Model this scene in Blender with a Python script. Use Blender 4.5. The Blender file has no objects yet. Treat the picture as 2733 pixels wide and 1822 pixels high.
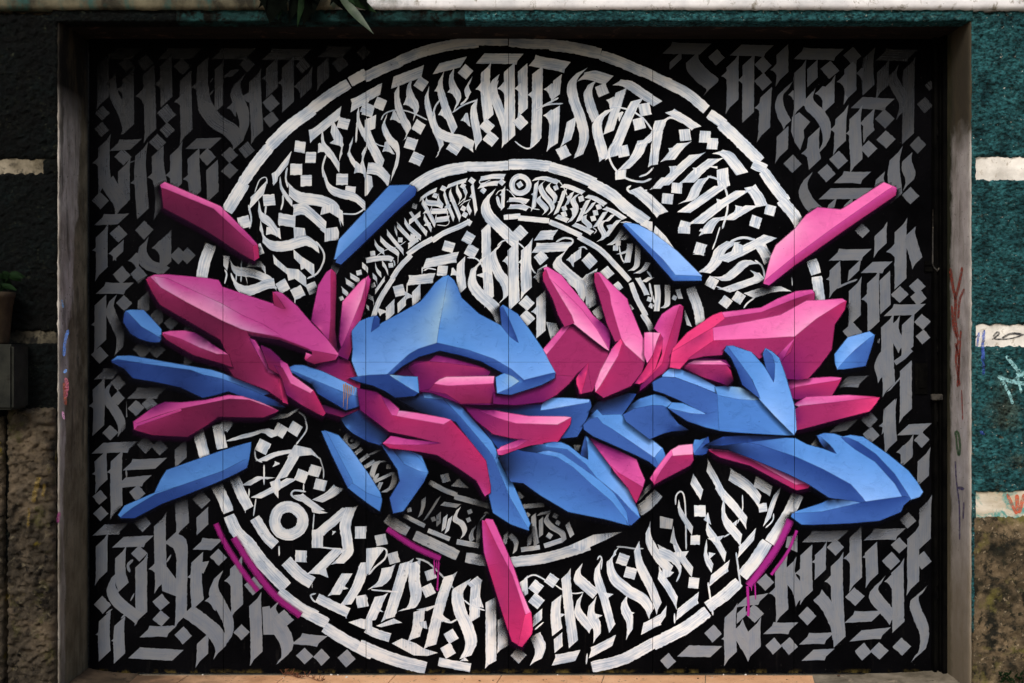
import bpy, bmesh, math, random
import numpy as np
from mathutils import Vector, noise as mnoise
from mathutils.geometry import delaunay_2d_cdt

random.seed(7)
rng = np.random.default_rng(7)
R = math.radians
D = 6.0            # camera distance to the gate plane (y = 0)
PX = 0.002         # metres per photograph pixel on the gate plane
CX, CY = 1366.5, 911.0
YF = -0.35         # front face of the masonry wall

scene = bpy.context.scene
# ---------------------------------------------------------------- camera
cd = bpy.data.cameras.new('camera')
cam = bpy.data.objects.new('camera', cd)
scene.collection.objects.link(cam)
cam.location = (0, -D, 0)
cam.rotation_euler = (R(90), 0, 0)
cd.sensor_width = 36
cd.lens = 36 * D / (2733 * PX)
cd.clip_end = 200
scene.camera = cam
# ---------------------------------------------------------------- sky, sun, exposure
SUN_EL, SUN_AZ = 38.0, -16.0      # azimuth measured from the viewing direction to the right
world = bpy.data.worlds.new('World')
scene.world = world
world.use_nodes = True
wn = world.node_tree
sky = wn.nodes.new('ShaderNodeTexSky')
sky.sky_type = 'NISHITA'
sky.sun_disc = False
sky.sun_elevation = R(SUN_EL)
sky.sun_rotation = R(180 - SUN_AZ)
sky.air_density = 1.0
sky.dust_density = 4.0
sky.ozone_density = 1.0
bg = wn.nodes['Background']
bg.inputs['Strength'].default_value = 0.10
wn.links.new(sky.outputs[0], bg.inputs[0])
sd = bpy.data.lights.new('sun', 'SUN')
sd.energy = 1.35
sd.angle = R(14)
sd.color = (1.0, 0.975, 0.945)
sun = bpy.data.objects.new('sun', sd)
scene.collection.objects.link(sun)
sv = Vector((math.sin(R(SUN_AZ)) * math.cos(R(SUN_EL)), -math.cos(R(SUN_AZ)) * math.cos(R(SUN_EL)), math.sin(R(SUN_EL))))
sun.rotation_euler = sv.to_track_quat('Z', 'Y').to_euler()
scene.view_settings.view_transform = 'Standard'
scene.view_settings.look = 'None'
scene.view_settings.exposure = 0.40
scene.view_settings.gamma = 1.0
scene.view_settings.use_curve_mapping = False
scene.cycles.transparent_max_bounces = 24
scene.cycles.max_bounces = 6

col = scene.collection
# ---------------------------------------------------------------- helpers
def link(o, parent=None):
    col.objects.link(o)
    if parent is not None:
        o.parent = parent
    return o

def tag(o, label=None, cat=None, group=None, kind=None):
    if label: o['label'] = label
    if cat: o['category'] = cat
    if group: o['group'] = group
    if kind: o['kind'] = kind
    return o

def empty(name, loc=(0, 0, 0)):
    o = bpy.data.objects.new(name, None)
    o.empty_display_size = 0.1
    o.location = loc
    return link(o)

def bmobj(name, bm, mat, parent=None, smooth=False):
    me = bpy.data.meshes.new(name)
    bm.to_mesh(me)
    bm.free()
    if mat: me.materials.append(mat)
    if smooth:
        for p in me.polygons: p.use_smooth = True
    o = bpy.data.objects.new(name, me)
    link(o, parent)
    if parent is not None:
        o.matrix_parent_inverse.identity()
        pl = parent.location
        o.location = (-pl[0], -pl[1], -pl[2])
        if parent.parent is not None:
            o.location = (0, 0, 0)
    return o

def box(bm, x0, x1, y0, y1, z0, z1, bev=0.0):
    r = bmesh.ops.create_cube(bm, size=1)
    for v in r['verts']:
        v.co = ((x0 + x1) / 2 + v.co.x * (x1 - x0), (y0 + y1) / 2 + v.co.y * (y1 - y0), (z0 + z1) / 2 + v.co.z * (z1 - z0))
    if bev:
        es = list({e for v in r['verts'] for e in v.link_edges})
        bmesh.ops.bevel(bm, geom=es, offset=bev, segments=2, affect='EDGES')

def tube(bm, pts, r, n=8):
    rings = []
    for i, p in enumerate(pts):
        p = Vector(p)
        a = Vector(pts[max(i - 1, 0)]); b = Vector(pts[min(i + 1, len(pts) - 1)])
        t = (b - a).normalized()
        u = t.orthogonal().normalized()
        if i and rings: u = (lastu - t * lastu.dot(t)).normalized()
        lastu = u
        w = t.cross(u)
        rr = r[i] if isinstance(r, (list, tuple)) else r
        rings.append([bm.verts.new(p + (u * math.cos(k * 2 * math.pi / n) + w * math.sin(k * 2 * math.pi / n)) * rr) for k in range(n)])
    for i in range(len(rings) - 1):
        for k in range(n):
            bm.faces.new((rings[i][k], rings[i][(k + 1) % n], rings[i + 1][(k + 1) % n], rings[i + 1][k]))
    bm.faces.new(rings[0]); bm.faces.new(rings[-1][::-1])

def gx(px): return (px - CX) * PX
def gz(py): return (CY - py) * PX
def fx(px, y=YF): return (px - CX) * PX * (D + y) / D
def fz(py, y=YF): return (CY - py) * PX * (D + y) / D
def lin(c): 
    c = c / 255.0
    return c / 12.92 if c <= 0.04045 else ((c + 0.055) / 1.055) ** 2.4
def lin3(c): return tuple(lin(v) for v in c)

# ---------------------------------------------------------------- materials
def newmat(name):
    m = bpy.data.materials.new(name)
    m.use_nodes = True
    return m, m.node_tree.nodes, m.node_tree.links, m.node_tree.nodes['Principled BSDF']

def noise_node(N, L, scale, detail=6, rough=0.6, vec=None, dist=0.0):
    n = N.new('ShaderNodeTexNoise')
    n.inputs['Scale'].default_value = scale
    n.inputs['Detail'].default_value = detail
    n.inputs['Roughness'].default_value = rough
    n.inputs['Distortion'].default_value = dist
    if vec is not None: L.new(vec, n.inputs['Vector'])
    return n.outputs['Fac']

def mapr(N, L, src, a, b, c=0.0, d=1.0):
    n = N.new('ShaderNodeMapRange')
    n.inputs[1].default_value = a; n.inputs[2].default_value = b
    n.inputs[3].default_value = c; n.inputs[4].default_value = d
    L.new(src, n.inputs[0])
    return n.outputs[0]

def mixc(N, L, f, a, b, mode='MIX'):
    n = N.new('ShaderNodeMix'); n.data_type = 'RGBA'; n.blend_type = mode
    if isinstance(f, (int, float)): n.inputs[0].default_value = f
    else: L.new(f, n.inputs[0])
    for k, v in ((6, a), (7, b)):
        if isinstance(v, tuple): n.inputs[k].default_value = (*v, 1)
        else: L.new(v, n.inputs[k])
    return n.outputs[2]

def math_node(N, L, op, a, b=None, clamp=False):
    n = N.new('ShaderNodeMath'); n.operation = op; n.use_clamp = clamp
    for k, v in ((0, a), (1, b)):
        if v is None: continue
        if isinstance(v, (int, float)): n.inputs[k].default_value = v
        else: L.new(v, n.inputs[k])
    return n.outputs[0]

def objvec(N, L, scale=(1, 1, 1)):
    t = N.new('ShaderNodeNewGeometry')
    m = N.new('ShaderNodeMapping')
    m.inputs['Scale'].default_value = scale
    L.new(t.outputs['Position'], m.inputs['Vector'])
    return m.outputs[0]

def bump(N, L, B, h, strength=0.4, dist=0.005, prev=None):
    b = N.new('ShaderNodeBump')
    b.inputs['Strength'].default_value = strength
    b.inputs['Distance'].default_value = dist
    L.new(h, b.inputs['Height'])
    if prev is not None: L.new(prev, b.inputs['Normal'])
    L.new(b.outputs[0], B.inputs['Normal'])
    return b.outputs[0]

def panel_relief(N, L, B, k=1.0):
    """relief shared by the gate sheets and the paint on them: brushed grain plus lifting, cracked patches low on the leaves"""
    g = noise_node(N, L, 1.0, 5, 0.6, objvec(N, L, (9, 9, 160)))
    b1 = bump(N, L, B, g, 0.25 * k, 0.002)
    c = noise_node(N, L, 14, 8, 0.7, objvec(N, L), 0.6)
    c = mapr(N, L, c, 0.54, 0.60)
    return bump(N, L, B, c, 0.40 * k, 0.004, b1)

def m_paint(name, streak=0.0, rough=0.5):
    """brush or spray paint; its own colour per vertex, thin dry-brush streaks along the stroke"""
    m, N, L, B = newmat(name)
    a = N.new('ShaderNodeAttribute'); a.attribute_name = 'Col'
    f = N.new('ShaderNodeAttribute'); f.attribute_name = 'fade'
    B.inputs['Roughness'].default_value = rough
    B.inputs['Specular IOR Level'].default_value = 0.06
    colr = a.outputs['Color']
    alpha = f.outputs['Fac']
    if streak:
        uv = N.new('ShaderNodeUVMap'); uv.uv_map = 'UVMap'
        mp = N.new('ShaderNodeMapping'); mp.inputs['Scale'].default_value = (0.010, 0.30, 1)
        L.new(uv.outputs[0], mp.inputs[0])
        s = noise_node(N, L, 1.0, 5, 0.65, mp.outputs[0])
        mp2 = N.new('ShaderNodeMapping'); mp2.inputs['Scale'].default_value = (0.018, 0.030, 1)
        L.new(uv.outputs[0], mp2.inputs[0])
        s2 = noise_node(N, L, 1.0, 3, 0.5, mp2.outputs[0])
        # translucent coat: bluish where thin
        thin = mapr(N, L, math_node(N, L, 'ADD', s, s2), 0.86, 1.22)
        tint = mixc(N, L, thin, (1.0, 0.985, 0.96), ((0.68, 0.80, 0.97) if streak > 0.3 else (0.84, 0.90, 1.0)))
        colr = mixc(N, L, 1.0, colr, tint, 'MULTIPLY')
        al = mapr(N, L, math_node(N, L, 'ADD', math_node(N, L, 'MULTIPLY', s, 1.3), s2), 1.08, 1.50, 0.93, 0.93 - 0.60 * streak)
        # chips, a few pixels wide, gathered in patches
        pt = mapr(N, L, noise_node(N, L, 1.3, 3, 0.5, objvec(N, L)), 0.53, 0.66)
        ch = mapr(N, L, noise_node(N, L, 55, 4, 0.6, objvec(N, L)), 0.60, 0.66)
        chip = math_node(N, L, 'MULTIPLY', pt, ch)
        al = math_node(N, L, 'SUBTRACT', al, math_node(N, L, 'MULTIPLY', chip, 0.6 * streak), True)
        alpha = math_node(N, L, 'MULTIPLY', alpha, al)
    else:
        v = noise_node(N, L, 3.2, 8, 0.65, objvec(N, L))
        colr = mixc(N, L, mapr(N, L, v, 0.25, 0.75, 0, 1), mixc(N, L, 1.0, colr, (0.90, 0.90, 0.90), 'MULTIPLY'), mixc(N, L, 1.0, colr, (1.06, 1.05, 1.05), 'MULTIPLY'))
        mt = noise_node(N, L, 24, 8, 0.75, objvec(N, L, (0.6, 1, 1.6)))
        colr = mixc(N, L, mapr(N, L, mt, 0.42, 0.70), colr, mixc(N, L, 1.0, colr, (0.92, 0.925, 0.93), 'MULTIPLY'))
        ch = mapr(N, L, noise_node(N, L, 60, 3, 0.5, objvec(N, L)), 0.735, 0.75, 0, 0.6)
        colr = mixc(N, L, ch, colr, mixc(N, L, 1.0, colr, (0.45, 0.45, 0.5), 'MULTIPLY'))
    L.new(colr, B.inputs['Base Color'])
    L.new(alpha, B.inputs['Alpha'])
    panel_relief(N, L, B)
    return m

def m_gate():
    m, N, L, B = newmat('black_gate_paint')
    v = objvec(N, L)
    n1 = noise_node(N, L, 3, 8, 0.6, v)
    c = mixc(N, L, mapr(N, L, n1, 0.35, 0.7), (0.0008, 0.0008, 0.0012), (0.0028, 0.0028, 0.0036))
    # chips and grime low down, ochre undercoat showing at the foot
    sep = N.new('ShaderNodeSeparateXYZ'); L.new(v, sep.inputs[0])
    low = mapr(N, L, sep.outputs[2], -1.745, -1.768)
    n2 = mapr(N, L, noise_node(N, L, 9, 6, 0.7, v), 0.50, 0.66)
    f = math_node(N, L, 'MULTIPLY', low, n2)
    c = mixc(N, L, f, c, (0.10, 0.075, 0.02))
    sp = mapr(N, L, noise_node(N, L, 90, 3, 0.5, v), 0.70, 0.76)
    c = mixc(N, L, math_node(N, L, 'MULTIPLY', sp, 0.5), c, (0.08, 0.08, 0.08))
    sc = mapr(N, L, noise_node(N, L, 1.0, 8, 0.75, objvec(N, L, (26, 9, 2.2))), 0.58, 0.74, 0, 0.5)
    c = mixc(N, L, math_node(N, L, 'MULTIPLY', sc, mapr(N, L, sep.outputs[2], 0.5, -1.7, 0.25, 1.0)), c, (0.020, 0.019, 0.018))
    L.new(c, B.inputs['Base Color'])
    B.inputs['Roughness'].default_value = 0.9
    B.inputs['Specular IOR Level'].default_value = 0.015
    panel_relief(N, L, B, 0.8)
    return m

def m_simple(name, c1, c2, scale=8, rough=0.85, bs=0.4, bd=0.004, spots=None, vec=(1, 1, 1), lo=0.35, hi=0.65, spec=0.2):
    m, N, L, B = newmat(name)
    v = objvec(N, L, vec)
    c = mixc(N, L, mapr(N, L, noise_node(N, L, scale, 8, 0.65, v), lo, hi), c1, c2)
    for (sc, a, b, cc) in (spots or ()):
        c = mixc(N, L, mapr(N, L, noise_node(N, L, sc, 6, 0.65, objvec(N, L), 0.3), a, b), c, cc)
    L.new(c, B.inputs['Base Color'])
    B.inputs['Roughness'].default_value = rough
    B.inputs['Specular IOR Level'].default_value = spec
    bump(N, L, B, noise_node(N, L, scale * 6, 8, 0.7, objvec(N, L)), bs, bd)
    return m
MURAL_DATA = '''
T 200 90 3
C bg
W 118
A 43
L
n 285,160 500,155
n 225,210 225,545
n w=80 290,360 315,490 375,610 410,720 402,780
n 425,325 428,765
s 332,450 60
d 412,245 60
d 565,230 70
d 220,635 62
d 215,765 62
L
n 590,290 600,540 605,805
s 485,500 65
L
n 728,218 735,545
s 635,405 60
n 710,160 975,160
d 735,640 76
d 740,770 65
d 663,868 68
L
n 885,335 895,810
s 795,545 65
d 860,262 68
L
n 1025,225 1020,420 1045,600
s 932,430 60
n 1030,560 1120,690 1240,770 1310,850 1300,900
n 1140,160 1405,160
L
n w=90 1155,255 1155,600
n w=80 1215,320 1290,312
r 12 1080,390 1110,350
r 12 1080,490 1110,450
d 1378,245 62
L
n w=100 1315,370 1285,450 1315,550 1350,640 1355,760 1305,885
s 1215,595 60
n 1440,345 1445,520 1462,815
p 1340,500 1400,465 1420,560 1370,540
L
n 1545,165 1850,165
n 1575,235 1578,470
s 1495,360 60
n 1705,228 1708,585
s 1622,395 50
d 1570,555 72
d 1570,685 68
d 1825,255 65
n 1850,330 1850,475
s 1750,425 50
L
n 1990,145 2180,145
n 1985,228 1990,390
d 2125,240 72
d 2310,150 60
L
n 235,870 232,1040 240,1220
s 140,1035 65
d 205,1335 70
n 260,1180 310,1260 360,1330 375,1395
n 325,895 490,885
d 385,985 68
n 392,1060 395,1370
L
n 530,935 522,1110 545,1440
s 445,1195 65
r 10 430,1035 480,1015
L
n 662,940 668,1110 690,1240 685,1420
s 580,1150 60
n 808,930 812,1240
s 722,1135 60
L
n 930,880 1130,875
n 948,960 955,1150 965,1300
s 865,1165 65
d 1060,985 72
n 1098,1050 1105,1305
d 1240,970 68
d 1375,930 70
d 1240,1095 70
C ring
L
r 100 1228,1405 1290,1300 1350,1205
r 88 1350,1185 1450,1040 1560,905
r 96 1568,890 1710,750 1892,615
r 88 1905,595 2045,490 2190,400
r 84 2205,385 2270,350 2330,318
C white
W 95
A auto
L
n w=95 t=80 1895,815 2125,630
p 1872,770 1885,875 1905,850 1910,760
d 2150,718 62
n w=75 t=88 1975,800 1995,900 2060,980 2118,1075
s 1945,955 55
n w=50 t=85 2070,710 2090,830 2140,900 2118,1000
p 2062,685 2048,790 2075,850 2040,875 2095,890 2145,900 2145,830
d 2140,1165 64
d 2205,1262 62
L
r 14 2010,970 1985,1060 1990,1150
n w=65 t=90 1995,1130 2040,1235 2130,1280 2240,1310 2325,1380
r 12 2325,1395 2250,1440 2140,1440
d 1802,905 64
d 1888,990 64
d 1772,1085 64
d 1852,1175 64
L
n w=105 t=75 1595,1150 1722,990
p 1575,1120 1590,1215 1620,1180 1640,1080
n w=45 t=85 1640,1160 1660,1250 1740,1360
r 14 1665,1290 1665,1350 1650,1410
r 14 1700,1070 1688,1150 1705,1230
n w=85 t=88 1715,1250 1800,1310 1980,1340 2095,1400 2128,1480
p 1965,1450 1978,1390 2060,1360 2145,1420 2150,1540 2120,1480 2040,1430
L
n w=90 t=85 1750,1420 1830,1400 1910,1460 2010,1550
n w=88 t=88 1630,1480 1765,1505
r 14 1632,1480 1640,1540
L
n w=110 t=75 1402,1360 1528,1225
r 14 1390,1370 1412,1480 1398,1560
r 8 1440,1270 1480,1170 1530,1150 1540,1200
d 1555,1330 66
r 14 1530,1370 1523,1450
d 1355,1508 68
n w=70 t=85 1470,1380 1495,1460 1560,1510 1620,1590
L
n w=95 t=82 2215,575 2360,495
d 2340,600 62
n w=55 t=75 2265,610 2275,720 2330,830 2360,900
r 14 2262,700 2250,870
n w=50 t=80 2225,850 2195,950 2240,1040 2310,1090
s 2235,1120 60
n w=60 t=80 2340,900 2300,1010 2330,1140
T 984 90 3
L
n w=92 t=78 190,392 432,300
n w=70 t=60 225,440 232,560 275,680 320,770 295,825
s 170,690 55
n w=70 t=60 330,380 322,470 380,590 378,650
s 275,570 55
d 420,400 66
d 400,745 64
d 338,880 66
d 385,1000 66
L
n w=70 t=65 465,470 468,560 510,700 580,880 555,960
s 525,460 40
L
n w=62 t=68 135,670 120,740 165,840 230,920 225,1030 190,1150
s 110,945 60
r 10 100,690 130,640 220,610 330,625 470,690
L
n w=95 t=72 -30,740 20,880 110,1060
n w=85 t=80 -10,1075 80,1090 165,1180
r 8 30,860 80,890 140,905
n w=90 t=80 -30,510 100,440
d 92,560 64
d -5,618 60
p -30,690 60,648 52,757 -30,790
p -30,1120 25,1140 35,1220 -10,1290 -30,1300
L
n w=95 t=58 540,280 760,225
n w=72 t=58 580,345 572,440 620,600 690,780
n w=65 t=58 665,305 665,400 720,510 700,590
d 775,305 66
s 630,470 50
n w=60 t=60 815,365 785,440 805,495
r 14 800,500 770,540 735,570
L
r 12 580,520 535,580 512,660
n w=72 t=75 518,670 550,780 640,830 740,850 838,900
s 555,650 45
L
n w=78 t=52 845,550 840,640 865,780 882,880
r 11 670,630 760,570 870,528
s 735,695 55
d 690,905 74
L
n w=98 t=50 893,197 1205,200
n w=95 t=42 937,280 935,450 962,680
s 855,445 60
L
n w=75 t=42 1010,400 1000,480 1045,600 1095,740 1100,870
p 1047,322 990,370 950,440 1000,470
d 947,740 66
d 978,840 66
L
n w=105 t=42 1125,270 1128,500 1130,850
s 1030,440 60
L
n w=95 t=42 1232,270 1235,440 1235,630
s 1165,440 50
d 1215,710 66
r 11 1170,860 1230,905 1290,915 1370,850
L
n w=95 t=50 1315,217 1585,265
n w=100 t=38 1352,290 1348,600 1340,870
s 1270,490 50
L
n w=80 t=38 1512,350 1495,510
s 1400,445 60
r 14 1520,512 1430,560 1335,610
L
n w=88 t=32 1490,600 1485,750 1472,900
r 12 1340,622 1420,570 1555,558
s 1395,655 60
L
n w=85 t=30 1625,685 1605,790 1583,870
d 1558,950 66
L
n w=78 t=25 1700,300 1630,390 1640,520 1700,690 1725,840 1680,980
L
n w=92 t=45 1705,345 1780,330 1925,372
n w=72 t=30 1790,390 1755,470 1780,590 1820,690
d 1868,450 64
L
n w=78 t=30 1990,390 2070,400 2180,470 2315,560
n w=85 t=22 2020,455 1985,580 1920,790
s 1900,530 50
L
n w=76 t=15 1930,605 1840,690 1835,800 1890,1000
r 14 1930,590 2010,590 2110,620 2200,680 2270,770
L
n w=90 t=15 2145,530 2070,680 1950,985
s 1980,640 40
L
r 16 2000,830 1925,930 1950,1050 2050,1150 2180,1185 2265,1160
d 2212,605 66
d 2165,720 66
d 2037,940 66
L
n w=88 t=8 2200,850 2140,980 2040,1085
n w=80 t=8 2018,1090 2015,1165
L
n w=88 t=8 2340,690 2300,790 2200,880
n w=70 t=8 2320,780 2290,950 2280,1050
r 14 2280,1070 2230,1120 2165,1145
L
r 18 2230,1250 2130,1280 2070,1245 2100,1215
n w=95 t=20 2130,1240 2240,1330 2350,1440
n w=70 t=0 2380,1150 2300,1240
C ring
L
r 84 -20,345 100,285 250,225
r 84 250,215 400,155 560,110 700,85 860,70
r 64 860,62 1000,63 1112,65
r 76 1135,68 1280,80 1450,85
r 90 1450,90 1620,110 1840,155
r 84 1870,175 2000,220 2210,310
r 80 2200,300 2300,350 2400,400
C ring2
L
r 90 345,1240 480,1150 620,1095 768,1070
r 75 780,1062 950,1062 1112,1055
r 84 1135,1045 1300,1045 1445,1060
r 84 1450,1065 1620,1115 1800,1190
r 92 1790,1200 1950,1290 2060,1390 2220,1500
T 1768 90 3
C bg
W 120
A 43
L
n 45,115 345,122
n 105,185 105,245
n 235,190 250,260 330,345 400,400 392,430
d 433,188 70
L
n 585,130 845,135
n 560,225 562,400 560,570
s 470,340 55
n 688,210 685,670
s 600,375 50
d 805,250 70
d 805,383 72
L
n 828,470 820,620 812,795
s 735,595 55
L
n 960,125 960,350
s 862,290 55
L
n 1095,160 1405,165
n 1097,275 1098,600
n w=105 1200,245 1200,390
L
n w=80 1010,410 935,520 950,630 1000,720
s 1005,490 40
L
d 1340,288 75
n 1330,400 1328,595
s 1220,480 65
L
n w=90 t=48 1185,490 1175,560 1250,640 1305,730 1315,830 1275,930
p 1205,458 1140,530 1120,570 1160,590 1200,540
L
d 1520,175 75
n 1505,240 1505,495
s 1395,385 65
L
n 1658,150 1640,290 1650,450
s 1545,320 50
L
n 1755,168 1995,172
n 1765,265 1762,455
L
n w=88 t=45 1850,300 1845,370 1900,470 1930,540 1910,640
n 1972,250 1965,840
L
d 2140,415 42
d 2100,570 64
d 2045,890 72
L
n 1555,550 1810,565
n 1432,640 1422,780 1420,900
s 1340,770 50
L
n 1545,640 1540,760 1555,1045
s 1465,800 45
n w=105 1655,640 1645,750 1655,810
s 1575,720 50
L
d 1780,680 80
d 1790,845 78
d 1650,920 72
d 1410,1010 76
d 1315,1115 74
L
n 962,780 957,965
L
p 1038,665 1095,628 1182,705 1130,770 1135,830 1102,930 1060,870 1030,780
d 1042,1040 76
L
n 1212,790 1205,920 1220,1045
s 1110,960 65
L
n w=90 1165,1140 1125,1240 1170,1350 1250,1430
n 1420,1150 1620,1150
n 1300,1280 1640,1278
n w=90 1362,1340 1340,1420
n w=90 1490,1340 1480,1400
L
n 1865,970 1850,1080 1860,1200 1872,1320
n w=100 1960,985 1955,1050 1985,1140 1975,1200
n w=90 1745,1135 1735,1190 1750,1230
d 1985,1295 70
C ring
L
r 84 20,385 200,480 350,605
r 84 375,640 480,715
r 95 480,730 620,860 770,1010
r 84 735,1045 825,1085
r 88 815,1110 900,1230 980,1330
r 90 950,1330 1060,1460 1110,1560
C white
W 90
A auto
L
n w=80 t=15 60,620 150,670 270,752
d 180,810 64
d 340,825 64
d 400,880 62
L
n w=92 t=3 165,875 110,930 50,1010
r 18 -10,740 60,670 175,715
s 45,915 30
L
n w=100 t=5 270,965 130,1090 0,1215
s 50,1060 45
L
n w=90 t=15 445,945 520,970 640,1120
n w=100 t=0 420,1000 300,1090 200,1190
s 240,1070 45
L
n w=88 t=12 480,1080 485,1160 495,1225
p 350,1060 440,1060 440,1080
n w=100 t=-3 470,1220 340,1310 170,1430
L
n w=88 t=12 330,1155 275,1230 240,1310 190,1345
r 16 360,1140 450,1170 510,1260 520,1400 480,1560
d 115,1235 62
d 40,1320 64
L
n w=88 t=10 700,1225 760,1300 795,1380
n w=105 t=0 640,1255 450,1380 270,1520
s 430,1320 50
L
n w=95 t=-2 715,1375 620,1430 520,1490
s 580,1370 45
d 862,1412 60
d 745,1505 62
d 175,1545 62
L
n w=85 t=5 450,1470 390,1520 350,1600
p -20,1370 45,1425 -20,1440
T 200 612 3
C bg
W 118
A 43
L
n 200,-75 390,-85
n 215,20 215,345
s 138,168 60
L
d 350,35 72
n w=105 350,120 345,215
s 268,195 50
d 555,5 78
L
n w=90 548,110 540,210 590,280 680,315 725,340
s 425,252 70
n 725,50 725,300
s 615,150 65
d 830,210 72
d 900,210 70
L
d 375,365 75
d 512,362 70
n 215,472 425,470
n 205,565 205,925
s 130,765 55
d 200,1005 70
L
n w=80 305,550 280,640 320,740 365,850 355,970
d 395,590 65
n 550,530 550,680
n 655,640 660,780
d 770,750 62
d 540,960 76
d 655,965 70
n 920,750 920,1080
L
n 200,1158 340,1150
n 190,1240 195,1400 188,1610
s 110,1415 60
n w=72 280,1235 245,1330 310,1430 370,1540 375,1620
d 345,1230 62
d 345,1350 60
L
n 465,1312 690,1308
p 412,1370 420,1500 410,1505
d 490,1430 70
d 600,1400 66
C ring
L
r 90 1085,140 1040,260 1015,385
C white
W 80
A auto
L
n w=78 t=100 1495,-40 1510,70 1580,130 1700,130 1850,90 1950,150
r 14 1930,95 1990,180 1990,260 1940,350 1860,395
p 1460,120 1485,110 1518,190 1475,205
p 1535,-20 1530,45 1570,35 1620,55 1650,80 1640,-10
p 1750,-20 1755,60 1760,105 1770,60 1850,45 1840,-10
L
p 1960,0 2000,30 2000,100 2040,90 2110,85 2115,20 2100,-20
p 1585,200 1595,275 1700,360 1710,410 1760,395 1855,465 1850,380 1790,320 1700,310 1620,240
p 1750,160 1755,230 1805,280 1810,325 1840,310 1920,385 1915,280 1820,220
d 1900,470 62
d 1665,455 66
d 1785,505 66
r 10 1762,530 1762,590
L
n w=70 t=100 1250,280 1290,330 1420,350 1550,400 1600,440
r 12 1250,350 1270,420
n w=72 t=100 1265,400 1310,465 1400,490 1530,440 1600,430
r 10 1295,340 1290,420
r 10 1335,250 1330,420
r 12 1200,320 1215,360 1200,435
p 1185,210 1240,215 1220,330 1190,290
p 1400,240 1480,245 1525,300 1530,360 1490,300 1380,300
n w=60 t=100 1370,370 1375,410
p 2080,235 2050,310 2090,375 2125,300
L
n w=60 t=40 1580,1500 1690,1490 1790,1440
r 12 1790,1460 1840,1500 1855,1570
T 984 612 3
L
n w=82 t=70 447,275 708,220
r 10 430,300 427,355
d 640,138 60
d 800,68 64
d 822,175 64
d 590,330 60
n w=78 t=70 318,410 520,388
r 10 308,430 306,515
r 10 440,330 480,312 540,322
d 245,490 64
L
n w=85 t=45 742,245 735,340 750,495
s 655,370 45
r 12 790,225 850,230 890,260 915,310
L
n w=85 t=45 380,470 382,590
s 300,565 45
n w=85 t=45 262,560 265,640
n w=90 t=45 172,590 172,705
s 92,695 45
L
n w=95 t=45 940,-30 945,250 968,570
L
n w=85 t=42 985,-300 935,-210 960,-110 1060,-10 1180,110
L
n w=82 t=45 925,235 845,320 830,430 900,530 1010,630 1060,740
p 860,365 940,340 990,370 990,430 940,430 920,390
L
n w=78 t=45 1040,130 990,210 1030,330 1095,430 1105,520 1070,570
r 12 1030,130 1080,90 1160,90 1250,160 1310,320 1345,355
n w=105 t=42 1155,130 1160,400 1166,610
s 1070,255 40
n w=105 t=42 1265,130 1258,300 1265,500
s 1195,265 40
d 1265,590 64
d 1265,710 68
d 1215,25 64
L
n w=85 t=55 1350,50 1490,40
n w=85 t=55 1330,150 1605,137
r 14 1500,100 1560,70 1620,75 1635,100 1600,140
d 1380,225 64
n w=80 t=30 1390,300 1385,375
s 1315,385 40
L
n w=80 t=35 1540,200 1510,270 1590,350 1690,440 1720,540
p 1565,410 1650,400 1720,440 1740,520 1720,580 1650,470
n w=75 t=35 1670,170 1665,250
s 1580,245 50
r 10 1680,150 1720,140 1750,160
d 1768,252 66
d 1905,350 64
L
n w=85 t=30 1792,335 1772,450 1785,620
s 1700,400 45
d 1990,460 50
d 1850,665 66
d 2090,630 34
L
n w=90 t=40 1380,520 1380,840
s 1300,660 55
p 1420,740 1500,750 1530,820 1470,920
C ring2
L
r 40 40,690 90,560 190,400
r 40 195,380 250,300 330,215
r 40 325,190 410,130 500,80
r 40 510,90 600,30 720,-20 800,-60
r 42 1085,-97 1200,-107
r 42 1200,-92 1430,-70
r 42 1450,-60 1560,-15 1700,50
r 42 1680,60 1850,160 1980,290 2080,400
r 42 2100,430 2150,560 2215,680
r 46 2200,690 2240,750 2270,825
T 1768 612 3
C white
W 85
A auto
L
p 125,-20 125,30 220,35 222,-20
d 300,155 62
p 240,200 270,190 345,205
r 10 460,-20 430,80 400,160
n w=70 t=-10 345,0 330,20
L
r 20 750,85 640,65 540,100
n w=85 t=-8 560,100 470,160 420,270 340,345
L
n w=100 t=-15 865,55 760,110 600,190 475,250
p 585,100 650,130 640,190 550,180
n w=85 t=5 780,130 820,190 860,265
L
n w=70 t=-25 740,260 660,270 580,340 510,390 440,395
r 14 740,245 800,300 820,400 800,460
n w=80 t=-20 740,340 770,390 640,440 500,490
r 12 430,455 540,500
d 395,425 62
L
d 505,580 60
d 610,545 60
n w=85 t=-25 990,475 860,480 690,530
r 12 740,545 680,590 650,630
r 8 1035,380 1040,450
C ring
L
r 88 1200,260 1225,340
r 84 1235,380 1262,575
C ring2
L
r 80 230,480 280,620 310,770
p 175,635 235,780 195,765 175,690
C bg
W 120
A 43
L
n 1745,10 1745,155
L
n 1905,-20 1905,435
n w=100 1990,10 1985,80 2040,260
s 1790,180 90
d 1900,520 72
L
n 1380,205 1625,200
n w=110 1380,290 1385,485
n 1540,285 1530,370
r 16 1560,400 1480,430 1390,470
s 1310,400 50
L
n 1635,305 1795,300
n 1540,450 1540,730
s 1460,620 60
d 1520,820 80
n 1685,390 1690,780
s 1590,560 60
n w=105 1780,370 1785,640
L
d 2040,455 70
d 2050,545 70
L
n 1820,648 2060,640
n 1798,740 1800,1000 1815,1270
n w=88 1860,740 1860,840 1920,940
n 1965,720 1960,980
r 40 1990,960 1930,1020 1860,1070
n w=85 1770,960 1730,1060 1760,1180
d 2080,740 66
d 2085,860 62
n 1830,1260 1900,1200
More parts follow.
